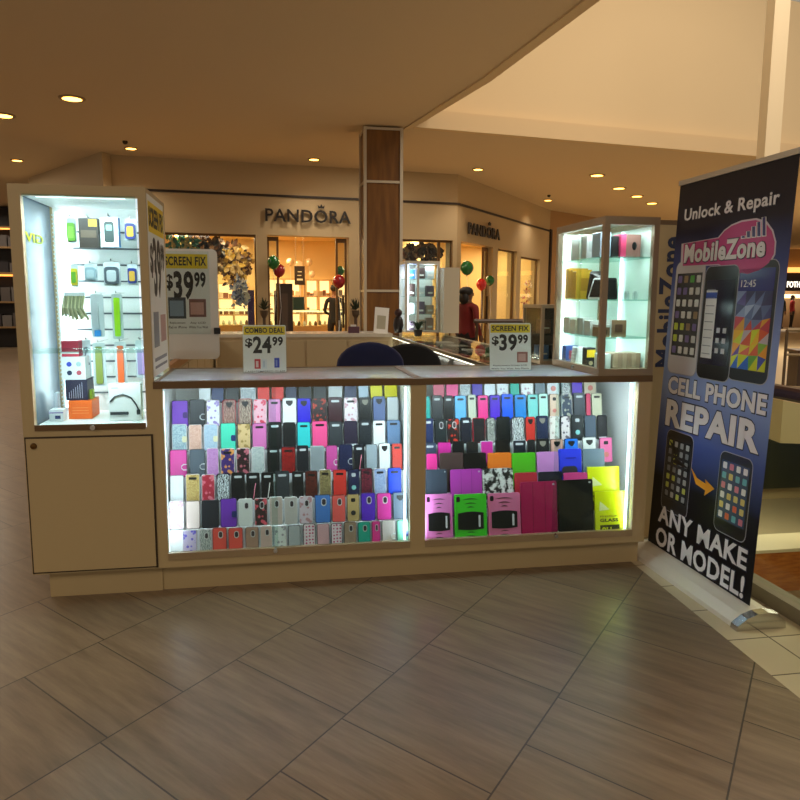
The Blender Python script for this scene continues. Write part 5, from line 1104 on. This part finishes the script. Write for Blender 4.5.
# left: small jewellery-like stand by the store pillar seen over the back counter
for px, wh in ((263, 'at the pillar left of the store entrance'), (354, 'right of the store entrance')):
    p = A.M @ Vector((A.px(px, 300)[0], -.14, 0))
    t = thing('potted_topiary', 'small dark leafy plant on a post ' + wh, 'plant', p)
    MB().m(mat('4a3a2c', .5)).lathe([(.09, 0), (.03, .05), (.03, 1.05), (.07, 1.12), (.08, 1.2)], seg=12).build('post', t)
    mb = MB().m(mat('2a3420', .6))
    for k in range(60):
        a_ = random.uniform(0, 6.28); e_ = random.uniform(-.5, 1.4); r_ = random.uniform(.06, .15); q = Vector((r_ * math.cos(a_) * math.cos(e_), r_ * math.sin(a_) * math.cos(e_), 1.3 + r_ * math.sin(e_)))
        mb.tube([(0, 0, 1.22), q], .012, 4, r2=.004)
    mb.build('foliage', t)

# ---------------------------------------------------------------- roll-up banner
lean = math.atan2(.08, 2.0)
BF = Frame((2.12, .195, .062), -PI / 2, 0)
BF.M = Matrix.Translation((2.12, .195, .062)) @ Matrix.Rotation(lean, 4, 'Y') @ Matrix.Rotation(-PI / 2, 4, 'Z'); BF.I = BF.M.inverted()
BW = BF.px(797, 152)[0]; BW = (BW + BF.px(752, 612)[0]) / 2; BH = (BF.px(681, 185)[1] + BF.px(797, 152)[1]) / 2
def banner_print():
    m = bpy.data.materials.new('banner_print'); m.use_nodes = True; nt = m.node_tree; N = nt.nodes.new; L = nt.links.new; b = nt.nodes['Principled BSDF']
    tc = N('ShaderNodeTexCoord'); sp = N('ShaderNodeSeparateXYZ'); mr = N('ShaderNodeMapRange'); mr.inputs[2].default_value = BH; cr = N('ShaderNodeValToRGB')
    L(tc.outputs['Object'], sp.inputs[0]); L(sp.outputs[2], mr.inputs[0]); L(mr.outputs[0], cr.inputs[0]); L(cr.outputs[0], b.inputs['Base Color'])
    e = cr.color_ramp; e.elements[0].position = 0; e.elements[0].color = hexc('0c0a10'); e.elements[1].position = 1; e.elements[1].color = hexc('1c1216')
    for p, c in ((.20, '10101c'), (.32, '4a5ea8'), (.46, '92a8e0'), (.60, '8a9ed8'), (.78, '424a88'), (.88, '20182a')): x = e.elements.new(p); x.color = hexc(c)
    b.inputs['Roughness'].default_value = .45; b.inputs['Specular IOR Level'].default_value = .25; return m
t = thing('roll_up_banner', 'tall dark blue roll-up banner advertising cell phone repair, right of the kiosk', 'banner', BF.M)
pn = MB().m(banner_print()).box(0, BW, 0, .0015, 0, BH).build('printed_panel', t)
MB().m(ALU).box(-.005, BW + .005, -.008, .012, BH - .008, BH + .018).build('top_rail', t)
MB().m(ALU).tube([(BW / 2, .03, 0), (BW / 2, .03, BH)], .008).build('support_pole', t)
def bt(s, lt, lb, rt, rb, mt, bold=.04, y=-.0015, grow=0):
    P = [BF.px(*p) for p in (lt, lb, rt, rb)]
    x0 = (P[0][0] + P[1][0]) / 2 - grow; x1 = (P[2][0] + P[3][0]) / 2 + grow; z1 = (P[0][1] + P[2][1]) / 2 + grow; z0 = (P[1][1] + P[3][1]) / 2 - grow
    return MB().m(mt).text(s, x0, x1, z0, z1, y, .0015, bold)
WH = mat('f0eef4', .4); SH = mat('1a1c3c', .4)
for s, q, b_ in (('Unlock & Repair', ((684.4, 215), (684.4, 231), (781, 183), (781, 200)), .02), ('CELL PHONE', ((669, 374.5), (669, 392), (767.6, 396), (766, 417)), .035), ('REPAIR', ((667, 398), (666.5, 424), (762.7, 423), (758, 455.5)), .042),
                 ('ANY MAKE', ((659.6, 502), (659, 519.6), (747.7, 552), (746.7, 572.6)), .026), ('OR MODEL!', ((656.7, 525), (656.4, 543.3), (745, 576.5), (743.5, 600)), .026)):
    bt(s, *q, SH, b_ + .02, -.0005, .006).build('lettering_shadow', t); bt(s, *q, WH, b_, -.002).build('lettering', t)
# logo blob, name, signal bars
def bpoly(pts): return [BF.px(*p) for p in pts]
blob = [(683, 266), (684, 244), (719, 238), (725, 231), (732, 226), (742, 222), (756, 220), (766, 223), (772, 231), (775, 242), (774, 254), (769, 263), (760, 270), (748, 274), (734, 272), (726, 268), (719, 264)]
cx = sum(p[0] for p in blob) / len(blob); cy = sum(p[1] for p in blob) / len(blob)
MB().m(mat('d8c8d8', .4)).prism(bpoly([(cx + (x - cx) * 1.04, cy + (y - cy) * 1.07) for x, y in blob]), -.001, 0).build('logo_outline', t)
MB().m(mat('c83a86', .4)).prism(bpoly(blob), -.0018, -.001).build('logo_shape', t)
bt('MobileZone', (686, 243), (685, 263), (766.4, 237), (766.4, 257), SH, .05, -.0024, .005).build('lettering_shadow', t)
bt('MobileZone', (686, 243), (685, 263), (766.4, 237), (766.4, 257), WH, .035, -.0042).build('lettering', t)
mb = MB().m(WH)
for i in range(5):
    x = 742 + i * 5.2; base = 238.5 - i * .6; hh = 3 + i * 4.1
    mb.prism(bpoly([(x - .4, base + .6), (x + 4.0, base + .2), (x + 4.0, base - hh), (x - .4, base - hh + .6)]), -.0035, -.0018)
mb.m(mat('3a3478', .4))
for i in range(5):
    x = 742.6 + i * 5.2; base = 238 - i * .6; hh = 2.2 + i * 4.1
    mb.prism(bpoly([(x, base), (x + 2.8, base), (x + 2.8, base - hh), (x, base - hh + .4)]), -.0045, -.0035)
mb.build('signal_bars', t)
def bphone(c, rim, screen, cols, rows, bez=.12, bot=.16, name='printed_phone', y=-.001, top=.1, icons=None):
    P = bpoly(c)   # tl, tr, br, bl
    x0 = (P[0][0] + P[3][0]) / 2; x1 = (P[1][0] + P[2][0]) / 2; z1 = (P[0][1] + P[1][1]) / 2; z0 = (P[2][1] + P[3][1]) / 2; W = x1 - x0; H = z1 - z0
    mb = MB().m(mat('a8a8b4', .3)).rbox(x0 - .004, x1 + .004, y - .0003, 0, z0 - .004, z1 + .004, W * .16, 4).m(mat(rim, .3)).rbox(x0, x1, y - .0008, y - .0003, z0, z1, W * .15, 4)
    mb.m(mat(screen, .2)).box(x0 + W * .07, x1 - W * .07, y - .0012, y - .0008, z0 + H * bot, z1 - H * top)
    sx0, sx1, sz0, sz1 = x0 + W * .07, x1 - W * .07, z0 + H * bot, z1 - H * top
    rnd = random.Random(len(name) + cols * 7 + int(abs(x0) * 100))
    if cols:
        cw = (sx1 - sx0) / cols; rh = (sz1 - sz0) / rows
        for i in range(cols):
            for j in range(rows):
                mb.m(mat(rnd.choice(icons or ['d8dce0', '9aa8b8', '7a6aa8', 'c8d84a', '58b848', 'e0e4e8', 'e0a04a']), .3)); s = min(cw, rh) * .32
                xx = sx0 + cw * (i + .5); zz = sz0 + rh * (j + .5); mb.rbox(xx - s, xx + s, y - .0016, y - .0012, zz - s, zz + s, s * .3, 2)
    mb.build(name, t); return sx0, sx1, sz0, sz1, mb
bphone(((676, 262), (701, 262), (700, 378), (669, 371)), 'd0ccd4', '2a2630', 4, 7, y=-.0006, icons=['e8ecee', 'd8dce0', '7a6aa8', 'c8d84a', '58b848', 'e8ecf0', 'a08868'])
sx0, sx1, sz0, sz1, _ = bphone(((735, 264), (777, 258), (770, 386), (730, 379)), '22242c', '3a3c8a', 0, 0, y=-.0006, bot=.10, top=.06)
mb = MB(); rnd = random.Random(3); g = [[(sx0 + (sx1 - sx0) * i / 4 + (rnd.uniform(-.012, .012) if 0 < i < 4 else 0), sz0 + (sz1 - sz0) * .78 * j / 6 + (rnd.uniform(-.012, .012) if 0 < j < 6 else 0)) for j in range(7)] for i in range(5)]
cl = [['3a48b0', '2a6ad0', 'a8c820', 'd8e020', '6ab040'], ['5a3a90', '88b838', 'e06030', 'f0a020', 'e8d020'], ['d8e020', 'e05828', 'd84020', 'f0c020', 'c8b8c0'], ['e0a028', 'd04030', 'f0c828', 'c83a48', '6a78a8'], ['8a98c8', '5a68a0', '3a3c70', 'a8b4d8', '4a4a88'], ['3a3c70', '5a4a98', '6a78b0', '8a98c8', '3a3468']]
for i in range(4):
    for j in range(6):
        for k, tri in enumerate(((g[i][j], g[i + 1][j], g[i + 1][j + 1]), (g[i][j], g[i + 1][j + 1], g[i][j + 1]))):
            mb.m(mat(cl[j][(i + k * 2 + rnd.randint(0, 1)) % 5], .3)).prism(tri, -.0024, -.0018)
mb.m(WH).text('12:45', sx0 + .02, sx0 + (sx1 - sx0) * .5, sz0 + (sz1 - sz0) * .82, sz0 + (sz1 - sz0) * .89, -.0018, .0006, 0)
mb.build('printed_wallpaper', t)
sx0, sx1, sz0, sz1, _ = bphone(((701, 268), (734, 265), (735, 378), (702, 383)), '1c1e24', '20203c', 0, 0, y=-.0028, bot=.13, top=.12)
mb = MB().m(mat('e4e6ec', .3)).box(sx0 + .005, sx0 + (sx1 - sx0) * .42, -.0046, -.004, sz0 + .03, sz1 - .05).m(mat('3a58b8', .3)).box(sx0 + .005, sx0 + (sx1 - sx0) * .42, -.0052, -.0046, sz1 - .09, sz1 - .06)
for j in range(9): mb.m(mat('8890a0', .3)).box(sx0 + .012, sx0 + (sx1 - sx0) * .36, -.0052, -.0046, sz0 + .05 + j * .04, sz0 + .054 + j * .04)
for j in range(6): mb.m(mat('c8ccd8', .3)).box(sx0 + (sx1 - sx0) * (.52 + .22 * (j % 2)), sx0 + (sx1 - sx0) * (.64 + .22 * (j % 2)), -.0046, -.004, sz0 + .06 + .05 * (j // 2), sz0 + .085 + .05 * (j // 2))
mb.build('printed_menu', t)
bphone(((668, 430), (693, 436), (687, 521), (661, 506)), '202228', '30343c', 4, 7, y=-.0006, icons=['9aa0a8', '7a8088', 'b8bcc0', '8a9098', 'c8d060'])
mb = MB().m(mat('101218', .3)); P = bpoly([(670, 440), (680, 452), (676, 456), (690, 470), (672, 462), (676, 458)]); mb.prism(P, -.003, -.0024); mb.build('printed_crack', t)
bphone(((721, 451), (753, 460), (745, 544), (714, 528)), '1c1e24', '50607a', 4, 6, y=-.0006, icons=['e8ecee', 'd8c87a', 'd88098', '68b8c8', 'e8e8ec', 'e06a4a'])
MB().m(mat('f0a020', .4)).prism(bpoly([(691.5, 468), (697, 478), (706, 484), (705.5, 479.5), (714.5, 489), (704.5, 495.5), (705.5, 490.5), (696, 484)]), -.002, 0).build('printed_arrow', t)
# base cassette (rests on the floor)
y0b, y1b = .235, -.83
d = thing('banner_base', '', ''); 
for k_ in ('label', 'category'): del d[k_]
d.parent = t; d.matrix_parent_inverse = BF.M.inverted(); d.name = 'base_cassette_group'
bpy.data.objects.remove(d)
prof = [(2.00, .0), (2.005, .02), (2.05, .05), (2.10, .066), (2.14, .07), (2.19, .062), (2.225, .03), (2.23, .0)]
def yprism(mb, pts, ya, yb):
    n = len(pts); v = [(p[0], ya, p[1]) for p in pts] + [(p[0], yb, p[1]) for p in pts]
    return mb._f(v, [tuple(range(n)), tuple(range(2 * n - 1, n - 1, -1))] + [(i, i + n, (i + 1) % n + n, (i + 1) % n) for i in range(n)])
mb = yprism(MB().m(mat('ddd6ca', .35, .15)), prof, y1b + .05, y0b - .03); o = mb.build('base_cassette', t); o.matrix_parent_inverse = BF.M.inverted()
for ya, yb in ((y1b, y1b + .05), (y0b - .03, y0b)):
    mb = yprism(MB().m(mat('d0d0d0', .15, 1)), [(x + (.006 if x > 2.1 else -.006), z * 1.1) for x, z in prof], ya, yb); o = mb.build('chrome_end_cap', t); o.matrix_parent_inverse = BF.M.inverted()

# ---------------------------------------------------------------- atrium: balustrade, lower level, far side
KX = 2.31
mb = MB().m(mat('8a8070', .35, .4)).box(KX, KX + .09, -6, .35, 0, .07); kb = mb.build('glass_balustrade')
tag(kb, 'glass balustrade with brown handrail and metal kerb at atrium edge', 'railing')
for k in range(5): MB().m(glass('ecf4ea')).box(KX + .04, KX + .052, -6 + k * 1.27, -4.75 + k * 1.27, .07, .98).build('glass_panel', kb)
MB().m(mat('4a2a18', .3)).tube([(KX + .045, -6, 1.02), (KX + .045, .35, 1.02)], .035, 12).build('handrail', kb)
for k in range(5): MB().m(BLACK).box(KX + .02, KX + .07, -6.03 + k * 1.27, -5.99 + k * 1.27, .07, .99).build('clamp_post', kb)
# slab edge far across
SLAB = mat('cdb890', .6)
mb = MB().m(SLAB).prismz([(7.7, 6.4), (30, -2), (34, 6), (40, 46), (14, 46), (14, 26), (9.5, 17)], -.74, 0).build('floor_far_side'); struct(mb)
t = thing('far_railing', 'metal railing on far side of the atrium', 'railing', (0, 0, 0))
def alongf(s): return Vector((7.75, 6.5, 0)) * (1 - s) + Vector((29.8, -1.8, 0)) * s
MB().m(mat('8a7a60', .4, .4)).tube([alongf(0) + Vector((0, 0, 1.0)), alongf(1) + Vector((0, 0, 1.0))], .03).build('handrail', t)
MB().m(mat('8a7a60', .4, .4)).tube([alongf(0) + Vector((0, 0, .62)), alongf(1) + Vector((0, 0, .62))], .02).tube([alongf(0) + Vector((0, 0, .12)), alongf(1) + Vector((0, 0, .12))], .02).build('lower_rail', t)
for k in range(14): q = alongf(k / 13); MB().m(mat('5a4a38', .4, .4)).tube([q, q + Vector((0, 0, 1.0))], .022).build('post', t)
# lower level
struct(MB().m(mat('a8987c', .4)).box(-2, 34, -12, 30, -5.1, -5.0).build('floor_lower'))
mb = MB().m(mat('b8a078', .7)).box(3.2, 34, 17.4, 17.6, -5, -.4); struct(mb.build('wall_lower'))
mb = MB().m(mat('3a3426', .4)).box(13, 18.5, 17.2, 17.38, -4.6, -1.4); o = struct(mb.build('window_5')); MB().m(GLS).box(13, 18.5, 17.1, 17.12, -4.6, -1.4).build('glass_pane', o)
o = MB().m(wood_material('a85a20', 'c87a34', (.2, .2, 1))).box(9.4, 17, 10.4, 11.2, -5.0, -4.05).m(mat('e0d0b0', .4)).box(9.3, 17.1, 10.3, 11.3, -4.05, -3.98).build('bench_planter'); tag(o, 'long orange wood clad bench on the lower level', 'bench')
area('lower_level_fill', (6.5, 5, -.9), 2.5, 260, WARM)  # this lamp and the next are added to brighten the lower level
area('lower_level_fill', (12, 13.5, -.9), 2.5, 300, WARM)
t = thing('planter_trough', 'long dark planter trough along the far edge of the atrium', 'planter', (8.3, 6.9, .0)); T = Matrix.Rotation(math.atan2(-8.3, 22.05), 4, 'Z')
MB().m(mat('3a2a20', .5)).box(0, 8, 0, .5, 0.0, .6, T).build('trough', t); MB().m(mat('4a3424', .4)).box(-.03, 8.03, -.03, .53, .6, .65, T).build('rim', t)
area('far_floor_light', (15, 14, 3.8), 2.5, 250, WARM)
# white hanging pole in the atrium above the banner
p = at_y(768, 130, 6.0)
o = MB().m(mat('e0cfae', .5)).box(-.09, .09, -.09, .09, 0, 6.5).box(.11, .17, -.05, .05, 0, 6.5).build('atrium_post'); place(o, (p.x, 6.0, -.0)); tag(o, 'slim white post rising through the atrium behind the banner', 'post')
# distant shop across the atrium
YS = 30.0
FR = Frame((24, YS, 0), math.radians(-15))
a = FR.px(757, 262); b = FR.px(812, 328)
mb = MB().m(mat('b08c5c', .7)).box(a[0] - 6, b[0] + 8, 0, .3, 2.7, 6).box(a[0] - 6, a[0] + .2, 0, .3, 0, 2.7).box(b[0] + 3, b[0] + 8, 0, .3, 0, 2.7)
struct(place(mb.build('wall_far_shop'), FR.M))
mb = MB().m(mat('7a5c3c', .6)).box(a[0], b[0] + 3, 2.0, 2.1, 0, 3.2)
struct(place(mb.build('wall_far_shop_interior'), FR.M))
struct(place(MB().m(mat('6a5030', .5)).box(a[0], b[0] + 3, 0, 2, -.01, .01).build('floor_far_shop'), FR.M))
mb = MB().m(mat('2a1c14', .5)).box(a[0] - .2, b[0] + 3.2, -.2, -.02, FR.px(780, 291)[1], FR.px(780, 273)[1]); o = place(mb.build('shop_fascia'), FR.M); tag(o, 'dark fascia with lit white letters over the far shop', 'sign')
q0 = FR.px(785, 287.5); q1 = FR.px(798.5, 281.5)
MB().m(mat('ffffff', .5, em=2.0, emc='fff4e0')).text('FOTH', q0[0], q1[0], q0[1], q1[1], -.2, .03, .02).build('lettering', o)
MB().m(mat('ffe8b0', .5, em=2.0, emc='ffdf9a')).box(a[0] + .4, b[0] + 2, 1.0, 1.2, FR.px(780, 298)[1], FR.px(780, 294)[1]).build('light_box', o)
MB().m(mat('ffc870', .5, em=1.6, emc='ffb860')).box(a[0], b[0] + 3, -.3, -.13, FR.px(780, 273)[1] + .02, FR.px(780, 270)[1] + .12).build('cove_light', o)
p = FR.M @ Vector((0, .9, 1.8)); area('far_shop_light', FR.M @ Vector(((a[0] + b[0]) / 2 + .5, 1.0, 2.6)), 1.5, 120, WARM)
for i, (px, c, tr, lb) in enumerate(((783.5, '1c2a24', '141414', 'person in dark green top standing in the far shop'), (790, '20242a', '18181c', 'person in dark top standing in the middle of the far shop'), (796.5, 'a02020', '181414', 'person in red top standing at right of the far shop'))):
    x = FR.px(px, 310)[0]; person(lb, FR.M @ Matrix.Translation((x, (.35, 1.1, .5)[i], .012)) @ Matrix.Rotation(.4 * i, 4, 'Z'), c, tr, '140e0a', 1.68 + .05 * (i == 0), 'stand', False, '8a6248')
# ---------------------------------------------------------------- dark clothing shop at far left
LFm = Frame((-12, 19, 0), 0)
t = thing('shop_shelving', 'dark clothing shop shelves with lit rows at the far left', 'shelves', (-12, 19, 0))
W = 8.0
MB().m(mat('1e1612', .6)).box(0, W, 0, .5, 0, 3.9).build('back_case', t)
for z in (.55, 1.25, 2.05, 2.75, 3.3): MB().m(mat('8a6a40', .5)).box(0, W, -.35, 0, z, z + .05).build('shelf', t)
for z in (1.95, 3.22): MB().m(mat('ffc070', .5, em=2.2, emc='ff9a40')).box(0, W, -.33, -.3, z + .04, z + .09).build('light_strip', t)
mb = MB()
for z in (.6, 1.3, 2.1, 2.8):
    for k in range(28): mb.m(mat(random.choice(['3a3434', '58504c', '241e20', '6a6460', '2a2a34']), .8)).box(.1 + k * .28, .34 + k * .28, -.32, -.02, z, z + random.uniform(.12, .42))
mb.build('folded_clothes', t)['kind'] = 'stuff'
for k in range(3): area('shop_light', (-10.5 + k * 2.2, 17.8, 3.7), .6, 30, WARM)
